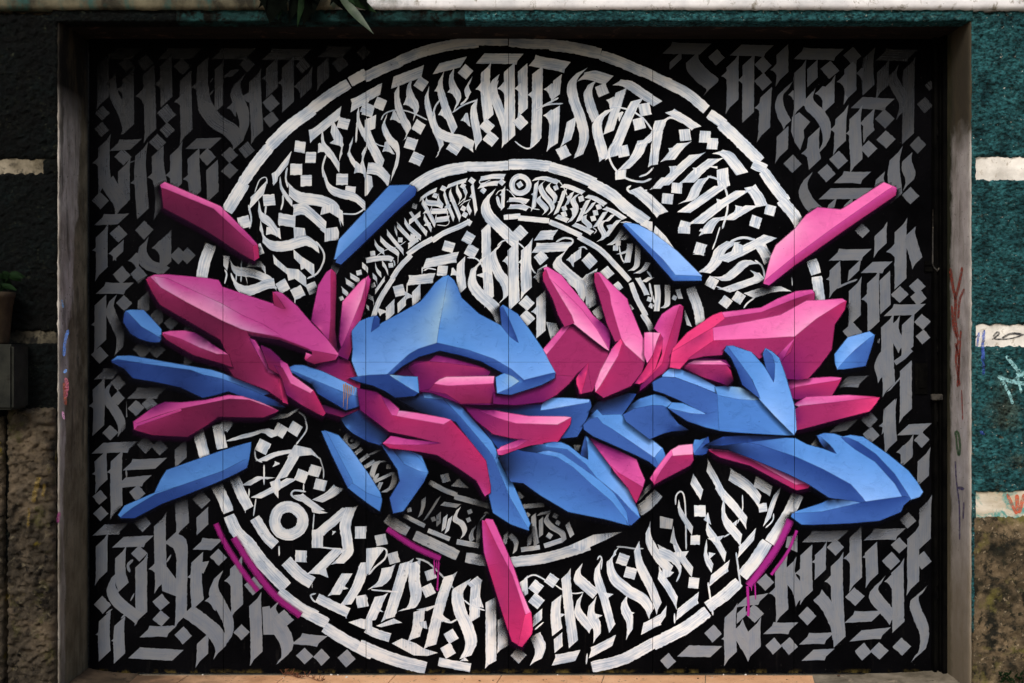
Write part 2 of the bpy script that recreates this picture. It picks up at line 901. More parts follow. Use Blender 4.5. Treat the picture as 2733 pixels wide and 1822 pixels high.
n 1948,1090 1948,1480
p 1715,900 1740,870 1735,915
L
n 1815,1400 1810,1570
d 1655,1510 62
n 1440,1220 1600,1215
d 1600,10 60
T 200 1000 3
C bg
W 118
A 43
L
d 283,463 66
n 180,588 455,575
n 205,650 210,790 215,880
s 138,795 55
n 335,650 330,820 335,1090
s 255,780 55
L
d 200,980 60
d 208,1110 62
n 430,722 690,708
n 360,865 570,845
r 14 410,760 415,820
d 500,945 68
d 540,1185 72
L
n 845,560 850,700
n w=125 850,980 865,1230
d 565,560 70
d 680,580 65
d 1015,1000 72
n 1020,1100 1022,1240
T 200 1300 3
L
n 190,343 385,330
n 215,430 215,715
L
n 345,440 585,430
n w=105 365,530 365,700 390,800
n w=90 330,690 290,800 340,910 460,1010 520,1050
n 530,600 532,1040
r 22 465,580 425,625 440,680
r 12 585,560 540,600
r 14 475,850 445,910
d 515,530 66
L
n 680,270 682,420 690,780
s 590,655 70
p 690,600 740,640 830,760 830,880 700,830 690,720
n w=115 765,400 850,480 855,700 850,1060
r 16 770,540 735,600
d 690,920 72
d 690,1050 70
n 565,1158 770,1150
L
n w=115 900,990 1000,1060 1110,1150 1170,1250 1165,1310
p 830,940 790,1000 830,940
d 868,1185 72
n 980,560 970,760 985,940
n 990,455 1140,458
p 1010,600 1075,590 1030,690 1000,680
d 1150,560 68
s 900,720 60
n 1025,1210 1020,1375
L
n w=92 1150,700 1110,820 1160,930 1225,1060 1235,1180 1190,1270
s 1040,910 70
n 1290,610 1300,980
s 1195,750 60
d 1335,1160 66
L
d 1430,790 76
n 1440,910 1450,1100 1455,1360
n 1590,950 1565,1020 1630,1120 1690,1220 1700,1310 1660,1380
p 1500,960 1560,950 1600,1180 1510,1180
d 1672,1055 80
L
n t=38 1785,1215 1975,1230
d 1840,1350 68
d 1975,1360 68
d 2175,1370 74
L
d 222,940 70
n 240,1030 232,1180 240,1350
s 165,1180 60
r 12 300,975 250,1010
L
n w=110 360,1070 352,1180 358,1370
s 290,1230 60
r 12 410,1010 370,1050
n 475,1325 825,1345
T 1768 1000 3
W 120
L
n 1820,260 1818,400 1830,570
s 1732,410 60
d 1655,360 68
d 1670,480 68
n 1380,420 1520,400
L
n 1925,440 2110,430
n 1955,545 1955,700
s 1870,620 60
d 2075,520 66
n 2090,650 2085,850
T 1768 1300 3
L
n 1165,395 1440,390
n 1152,500 1148,640 1155,870
s 1060,690 60
n w=112 1265,500 1262,700
s 1195,600 50
d 1385,480 70
L
n 1395,590 1400,900 1418,1240
s 1297,755 60
n w=95 1245,870 1310,940 1380,1080 1400,1190
d 1160,1030 75
L
n 1545,360 1550,765
s 1447,570 60
n 1670,480 1680,735
s 1600,560 55
n 1660,380 1900,372
d 1895,465 66
d 1540,875 78
L
n w=95 1735,760 1690,850 1760,950 1850,1050
d 1830,590 78
n 1880,640 1885,900 1888,1120
s 1775,755 55
L
n 1505,1040 1720,1030
n 1545,1190 1780,1165
d 1605,1315 74
d 1735,1310 74
d 1915,1275 74
L
n w=90 2075,830 2015,910 2040,1010 2095,1150 2085,1280 2035,1355
L
n 2005,370 2007,795
n 2105,130 2100,455
d 2085,585 74
d 1965,265 68
L
n 950,590 948,700 960,1020
s 852,850 65
d 825,760 70
n w=92 1030,610 1025,720 1075,800 1105,900
p 1000,395 1080,380 1080,520 985,480
L
n 625,920 800,893
n 545,1000 540,1150 548,1360
n w=90 630,980 630,1060
d 735,1010 76
s 472,1215 40
n w=112 600,1120 660,1230 725,1330
n 735,1110 738,1320
L
n 855,1130 1040,1125
d 890,1270 70
d 1015,1270 70
L
n 1140,1215 1330,1205
n 1160,1345 1330,1335
L
n 165,1310 430,1315
d 405,1170 74
d 45,1390 66
C ring
T 200 1000 3
L
r 88 985,440 1040,655
r 90 1125,870 1185,985 1225,1085
T 200 1300 3
r 95 1240,240 1290,350 1400,455
r 110 1395,460 1480,580 1590,700 1680,790
r 100 1640,850 1800,970 1920,1030
r 90 1900,1030 2020,1090
r 92 2000,1120 2160,1220 2380,1340
T 984 1300 3
r 100 -60,1270 60,1325 240,1390 455,1445
r 90 1790,1440 2000,1390 2150,1320 2300,1235
T 1768 1300 3
L
r 95 1085,60 1000,230 870,430
r 100 830,450 740,590 640,710
r 95 600,770 490,870 375,950
r 100 360,995 200,1115 80,1180 -60,1250
C white
W 85
A auto
T 200 1000 3
L
r 85 1140,400 1180,590
n w=75 t=20 1230,520 1400,480 1530,450 1610,490
d 1210,400 60
d 1645,445 70
d 1762,432 68
d 1505,575 74
r 12 1855,380 1850,450 1770,560
L
r 12 1440,600 1450,670 1500,700
n w=85 t=0 1490,690 1600,640 1760,600
s 1600,690 30
n w=95 t=15 1780,600 1730,700 1650,830
p 1760,560 1890,590 1970,680 1900,640 1800,650 1700,660
r 10 1960,660 1990,760 1990,830
r 12 1515,720 1515,880
L
n w=80 t=-5 1450,985 1600,910 1740,830
n w=70 t=0 1370,885 1470,830 1570,820
r 10 1395,910 1393,980
r 10 1450,990 1430,1130
p 1560,860 1640,830 1660,900 1630,930 1630,990 1590,940
d 1815,810 66
d 1920,768 66
d 1965,880 66
r 10 1832,870 1832,930
L
o 1712,1168 112 90
L
n w=80 t=-15 1940,1010 2040,960 2110,900
n w=75 t=5 1790,960 1860,1010 1960,1085
r 14 1850,935 1760,925 1735,960 1790,1000 1850,1010
p 1890,1060 2025,1105 1960,1112 1900,1100
L
n w=90 t=-8 1950,1270 2060,1180 2190,1070
n w=82 t=0 2210,1060 2165,1200 2180,1330 2180,1430 2110,1510
r 90 1942,1240 1942,1385
s 2060,1250 20
r 10 1915,1110 1905,1240
d 2288,1262 66
d 1810,1452 66
L
r 82 1275,810 1330,950 1395,1070
r 12 1365,1070 1365,1105
r 84 1440,1145 1530,1290 1605,1365
r 12 1635,1370 1635,1450
T 200 1300 3
r 100 1690,590 1800,700 1900,765
r 10 1898,770 1900,805
L
n w=88 t=-5 2110,500 2000,610 1920,690
p 1850,690 2010,650 2030,725 1960,695
r 12 1960,480 2060,490 2140,495
L
r 78 1940,885 2050,940 2190,1005
r 12 1930,850 1888,865 1920,915 1970,915
r 10 2170,1010 2172,1050
n w=80 t=0 2180,690 2120,790 2080,860
p 2100,760 2190,810 2150,820
n w=82 t=5 2330,600 2260,790 2170,940
d 2300,912 64
p 2190,1080 2290,1050 2380,1070 2380,1150 2300,1130
T 984 1300 3
L
d 100,420 66
d 200,565 62
p -20,490 100,478 120,500 60,580 0,690 -20,700
r 14 60,480 140,500 130,570 50,640 0,700
L
n w=92 t=10 155,640 125,740 60,800
r 12 20,820 130,830 240,838
n w=88 t=10 95,870 50,980 10,1070
p 50,940 120,1000 60,990
L
n w=95 t=15 300,600 240,800 160,1050
p 200,1050 270,1085 220,1090 100,1120 60,1110
n w=88 t=15 365,600 365,740 380,860 350,950 280,985
r 14 380,568 470,600 580,700 680,810
L
r 72 -20,1130 60,1170 170,1205
r 14 135,1200 137,1230
p 185,1250 265,1210 380,1250 440,1290 555,1325 470,1350 360,1345
L
d 495,700 58
d 478,825 66
L
n w=90 t=15 650,705 590,880 545,1050 495,1270
n w=88 t=18 405,985 395,1100 365,1210
p 380,980 470,960 580,930 470,990
p 400,1080 460,1070 470,1135 420,1120
n w=60 t=5 565,930 560,1020 620,1070
r 14 600,1070 660,1080 710,1055
d 660,1192 64
d 635,1308 66
L
n w=92 t=18 720,800 710,880 735,1000 790,1120 820,1250 775,1360
p 680,810 750,770 820,730 760,830 740,870
n w=95 t=35 830,740 870,780
n w=90 t=32 858,780 850,900 848,1060
p 830,900 890,870 922,965 860,950
r 12 760,900 830,950 930,985
p 730,1390 800,1390 770,1360
r 68 560,1395 680,1420 815,1445
L
n w=88 t=28 978,900 980,1410
L
n w=88 t=28 1075,1040 1075,1290
L
n w=66 t=35 1240,740 1248,870
r 12 1245,735 1320,702 1400,735 1450,780
d 1340,800 66
d 1343,910 68
n w=88 t=40 1355,1000 1350,1090
r 12 1330,1140 1400,1080
n w=88 t=25 1330,1180 1375,1290 1345,1390
d 1200,1345 68
L
d 1465,745 64
r 10 1490,780 1560,825 1640,850 1720,840
L
n w=92 t=38 1505,890 1495,1010 1510,1160
p 1530,1010 1580,1015 1540,1040
n w=80 t=40 1515,1190 1520,1300
n w=90 t=65 1485,1385 1675,1345
L
n w=88 t=42 1578,700 1595,900 1640,1255
L
n w=78 t=50 1685,640 1670,720 1740,790 1820,860
n w=78 t=55 1835,620 1830,720 1880,870 1950,1130
r 10 1830,580 1850,550 1868,580 1860,660
p 1870,840 1960,855 1910,890
L
n w=68 t=50 1690,880 1670,980 1720,1060 1785,1130
n w=78 t=48 1790,920 1780,1020 1825,1110 1830,1200
p 1810,1010 1872,1025 1810,1060
L
n w=88 t=72 1775,1325 1965,1225
r 12 1750,1330 1742,1415
L
n w=82 t=58 1985,510 1930,600 1960,720 2070,820 2200,900 2265,1000
r 12 1985,475 2060,480 2120,490 2200,490
d 2035,578 64
d 2095,685 64
L
n w=85 t=62 2145,470 2170,620 2250,780 2325,960
n w=80 t=65 2235,330 2245,430 2320,560 2420,670
L
n w=80 t=55 2050,890 2045,960 2090,1060 2090,1170
p 2080,990 2130,1005 2090,1030
n w=88 t=78 2190,1135 2340,1055
C ring2
L
r 84 145,245 220,300 300,345
r 84 370,385 540,465 700,540
r 84 795,565 935,590
r 84 1140,600 1400,568 1600,515 1750,470
p 1600,470 1800,380 2030,355 1900,420 1700,510
r 40 500,-35 600,20 690,55
r 44 690,75 820,110 965,150
r 36 1225,155 1400,140
T 984 1000 3
r 90 2160,1090 2230,1040 2310,960
r 34 2160,990 2215,930 2280,870
p 1640,560 1700,560 1680,610 1650,600
T 984 1300 3
C white
L
n w=42 t=40 440,90 435,160 410,230
n w=42 t=40 560,85 510,170 450,260
d 325,180 26
r 34 280,225 450,310
d 518,255 24
L
r 36 475,345 650,415
n w=42 t=40 560,210 560,300
n w=42 t=40 615,230 600,340
n w=42 t=40 655,240 625,360
n w=42 t=40 590,130 650,140 720,150
n w=44 t=40 720,170 690,250 745,290 770,350 750,400
d 810,195 26
d 800,260 24
L
r 42 705,435 885,468
n w=42 t=40 845,320 820,380 830,430
n w=42 t=40 930,220 890,290 875,440
r 10 920,210 950,200 965,220
L
n w=46 t=40 1320,220 1325,330 1345,460
n w=40 t=40 1380,250 1380,390
n w=44 t=40 1440,210 1420,260 1470,320 1550,370 1565,430
n w=40 t=40 1360,215 1450,195
d 1447,388 30
d 1272,222 26
r 36 1220,500 1370,480
r 38 1405,470 1555,420
n w=40 t=40 1290,380 1285,465
L
n w=40 t=40 1100,370 1090,460
n w=40 t=40 1130,380 1180,440 1170,520
d 1495,230 26
d 1515,285 24
n w=40 t=40 1590,290 1630,390
p 1195,25 1245,75 1200,105
T 984 1000 3
L
n w=40 t=-10 130,690 60,710 20,820
n w=40 t=-10 210,780 120,820 20,870
n w=44 t=0 215,790 190,890 120,940
n w=30 t=0 100,860 60,950
r 24 80,790 20,870
d 160,735 26
n w=36 t=0 90,600 10,640
d 615,825 48
p 660,890 720,830 800,905 730,900
T 200 1000 3
L
o 2215,525 50 40
d 2218,525 18
r 30 2220,650 2300,590
r 30 2270,700 2352,640
r 30 2320,740 2400,690
T 1768 1300 3
L
r 12 190,500 185,200 170,60 140,35 108,70 105,140
n w=62 t=82 125,130 150,210 240,350
d 262,422 54
d 300,190 66
L
n w=75 t=82 85,400 110,480 160,570 240,680
p 88,308 60,440 110,470
p -20,230 85,255 75,335 -20,325
p 90,520 210,510 180,560 100,560
L
n w=80 t=85 -30,510 60,550 120,600 140,650
r 14 145,620 140,690 112,755
L
n w=80 t=80 -30,690 40,790 115,920
p 0,650 92,680 60,712 0,735
d 250,765 62
n w=88 t=82 115,1020 285,885
r 14 97,1010 98,1090
n w=80 t=85 -20,1060 30,990
L
n w=75 t=80 360,270 365,340 430,430 505,560
p 365,200 330,260 390,300
p 360,410 497,385 440,450
L
n w=68 t=78 345,450 350,560 400,650
p 370,520 425,530 370,580
n w=88 t=78 380,750 528,630
r 14 365,760 385,900 405,1025
L
n w=78 t=80 430,-30 490,60 580,160 672,280
n w=85 t=80 480,130 500,260 570,350 630,420
p 560,290 600,260 590,310
r 10 600,290 640,180 640,60
r 12 490,400 540,370
L
n w=92 t=80 610,520 740,375
r 14 590,520 610,680 625,800
T 1768 1000 3
L
n w=80 t=80 360,730 420,830 490,970
n w=85 t=75 540,800 680,890 780,1010
n w=80 t=75 235,830 315,960
n w=78 t=75 740,850 870,930
n w=88 t=50 920,930 880,1040 835,1180
d 803,1062 50
r 10 890,1110 880,1170 825,1225
p 1190,560 1250,480 1275,540 1255,582
C magenta
T 200 1300 3
L
r 52 1130,290 1200,440 1330,650 1465,830
L
r 66 1275,400 1420,630 1600,860 1810,1025
T 984 1300 3
L
r 55 150,330 360,470 575,570
r 18 525,580 530,700
r 18 562,590 556,700 550,815
d 550,815 16
r 14 545,590 546,660
T 1768 1300 3
L
r 70 1025,260 900,500 690,790
r 28 680,790 688,960 685,1030
r 14 740,770 745,900
r 12 710,780 713,830
L
r 30 1075,345 1000,520 870,700
C white
A auto
T 960 440 6
L
n w=70 t=75 965,555 1100,455 1230,395
n w=85 t=75 1000,580 1080,720 1210,960
p 1010,780 1060,720 1130,740 1120,790 1060,770
n w=80 t=75 1060,540 1080,600 1240,620 1330,660
d 1210,488 56
n w=80 t=75 1255,510 1265,580 1330,670
r 12 1160,650 1140,720 1150,770
n w=80 t=80 1150,740 1300,740 1400,730
r 14 1400,730 1412,760 1400,820
n w=80 t=80 1225,880 1330,870 1430,850
r 12 1430,870 1430,930 1380,970 1240,960
r 14 1230,780 1210,900
L
n w=80 t=75 1350,440 1400,600 1510,870
p 1355,680 1410,620 1460,640 1450,700
d 1342,378 58
L
n w=75 t=62 1400,350 1550,290 1710,245
n w=80 t=68 1450,400 1450,470 1530,660 1610,860
p 1440,580 1500,510 1540,600
n w=75 t=68 1560,310 1560,400 1620,520 1590,600
d 1655,335 56
n w=70 t=68 1670,370 1710,480 1670,560
r 12 1700,520 1570,640
r 14 1600,660 1680,590 1780,550
n w=75 t=65 1750,590 1730,660 1780,770
p 1705,720 1760,660 1790,740
d 1660,698 56
d 1685,795 56
L
n w=80 t=60 1800,310 1820,450 1865,760
s 1755,515 40
d 1798,252 62
L
n w=85 t=62 1930,225 2120,185 2320,185
r 14 1915,250 1920,290 1980,290 2100,235
n w=85 t=55 1915,345 2080,300 2220,290
d 1980,408 58
d 2275,275 60
n w=75 t=45 2300,380 2290,700
r 50 2200,500 2230,620 2280,700
s 2240,480 40
r 12 2180,480 2240,410 2340,400
L
d 880,658 56
p 790,760 830,740 985,960 1085,1060 1065,1145 900,930
n w=80 t=85 790,920 880,850 970,780
n w=75 t=78 1030,830 1070,900 1150,1040
p 1025,970 1080,905 1140,930 1130,980
L
n w=80 t=85 720,900 790,1000 980,1170
n w=80 t=85 600,960 700,1070 850,1230
d 850,1145 56
n w=80 t=88 560,1000 600,1110
n w=90 t=85 780,1300 940,1175
L
n w=80 t=88 440,1080 560,1230 700,1390
d 650,1200 56
n w=85 t=88 330,1180 450,1300 615,1420 610,1520
r 12 270,1460 400,1370 600,1310 740,1220
n w=80 t=90 240,1240 300,1330 390,1390
d 205,1415 52
L
r 64 1570,990 1400,1060 1200,1170
r 40 1600,980 1700,940
d 1745,920 62
T 860 640 6
L
r 85 700,330 850,300 1050,290 1130,320
r 18 1140,320 1160,370 1160,420
n w=85 t=90 640,400 720,470 730,510
d 590,525 58
d 810,215 54
d 1100,405 52
n w=85 t=95 850,400 880,490 945,560
n w=85 t=95 960,370 1010,430 1055,530
n w=80 t=95 810,570 870,630 880,700
n w=80 t=85 850,830 1000,620
d 815,725 52
L
n w=85 t=95 450,570 600,660
n w=85 t=95 380,660 520,750
n w=85 t=95 320,800 420,880
d 310,935 46
n w=70 t=95 740,900 820,950 820,1000
n w=60 t=95 700,1050 750,1100
d 655,1170 50
T 1352 440 6
L
o 220,318 135 85
d 212,315 62
n w=85 t=50 30,560 180,555 340,590
n w=85 t=50 40,670 200,665 340,700
L
n w=80 t=40 435,230 600,210 830,280
n w=85 t=40 480,280 460,450 430,700
s 390,470 60
n w=80 t=40 590,270 540,340 600,480 700,600 740,700 690,780
n w=80 t=40 530,500 510,560 600,660 640,720 600,780
n w=78 t=40 690,300 660,370 760,490 780,540 760,620
d 790,365 54
r 14 780,220 850,270 920,370 970,490
r 14 0,390 60,430 200,580 400,690 530,715
L
n w=78 t=38 890,330 1000,350 1230,445
n w=85 t=30 930,400 880,560 790,780
n w=75 t=30 1050,440 1010,540 960,640
s 815,590 40
s 950,510 40
d 925,695 56
d 920,790 58
n w=75 t=45 800,820 980,890
L
n w=85 t=25 1140,470 1060,560 1110,680 1090,800 1010,910
s 1010,700 70
d 1195,540 60
L
n w=78 t=35 1280,500 1400,530 1580,635
n w=82 t=20 1310,560 1250,680 1150,900
s 1170,700 50
n w=75 t=20 1400,600 1330,700 1240,790
n w=80 t=25 1250,810 1240,880 1320,960 1330,1020
n w=80 t=35 1075,950 1200,1000 1370,1090
d 1475,670 58
d 1425,765 58
d 1388,855 58
r 14 1380,1000 1440,1050 1400,1100
L
n w=80 t=25 1570,690 1700,740 1890,860
n w=85 t=15 1580,750 1500,880 1420,990
n w=85 t=15 1710,790 1620,880 1540,910 1500,980 1570,1130 1500,1210
n w=85 t=10 1800,880 1720,970 1590,1150
p 1600,970 1680,950 1700,1050 1640,1050
L
n w=85 t=10 1860,910 1960,930
n w=85 t=0 1900,1000 1760,1200 1650,1280
n w=85 t=0 1960,1110 1860,1200
d 1785,1250 60
d 1745,1330 58
r 22 1800,1290 1830,1450 1870,1540 1930,1560
n w=85 t=0 1960,1370 1800,1430
n w=90 t=0 1980,1260 1960,1400 1930,1560
T 1660 580 6
n w=80 t=0 260,440 250,640 230,780 150,850
n w=80 t=-5 420,720 350,830 240,895
L
n w=80 t=0 250,970 330,1100 400,1240
n w=75 t=-10 460,960 350,1030
r 24 400,860 440,910 480,980
r 34 440,1050 470,1200 520,1370
n w=85 t=0 560,1080 575,1250 555,1500
n w=80 t=0 730,1080 730,1280 720,1400 650,1450
d 440,1310 54
d 470,1415 52
d 840,1285 50
n w=70 t=0 890,1150 940,1300
C ring
L
p 290,120 400,35 430,60 490,70 495,250 400,170
p 505,250 530,130 700,300 880,560 700,430
'''
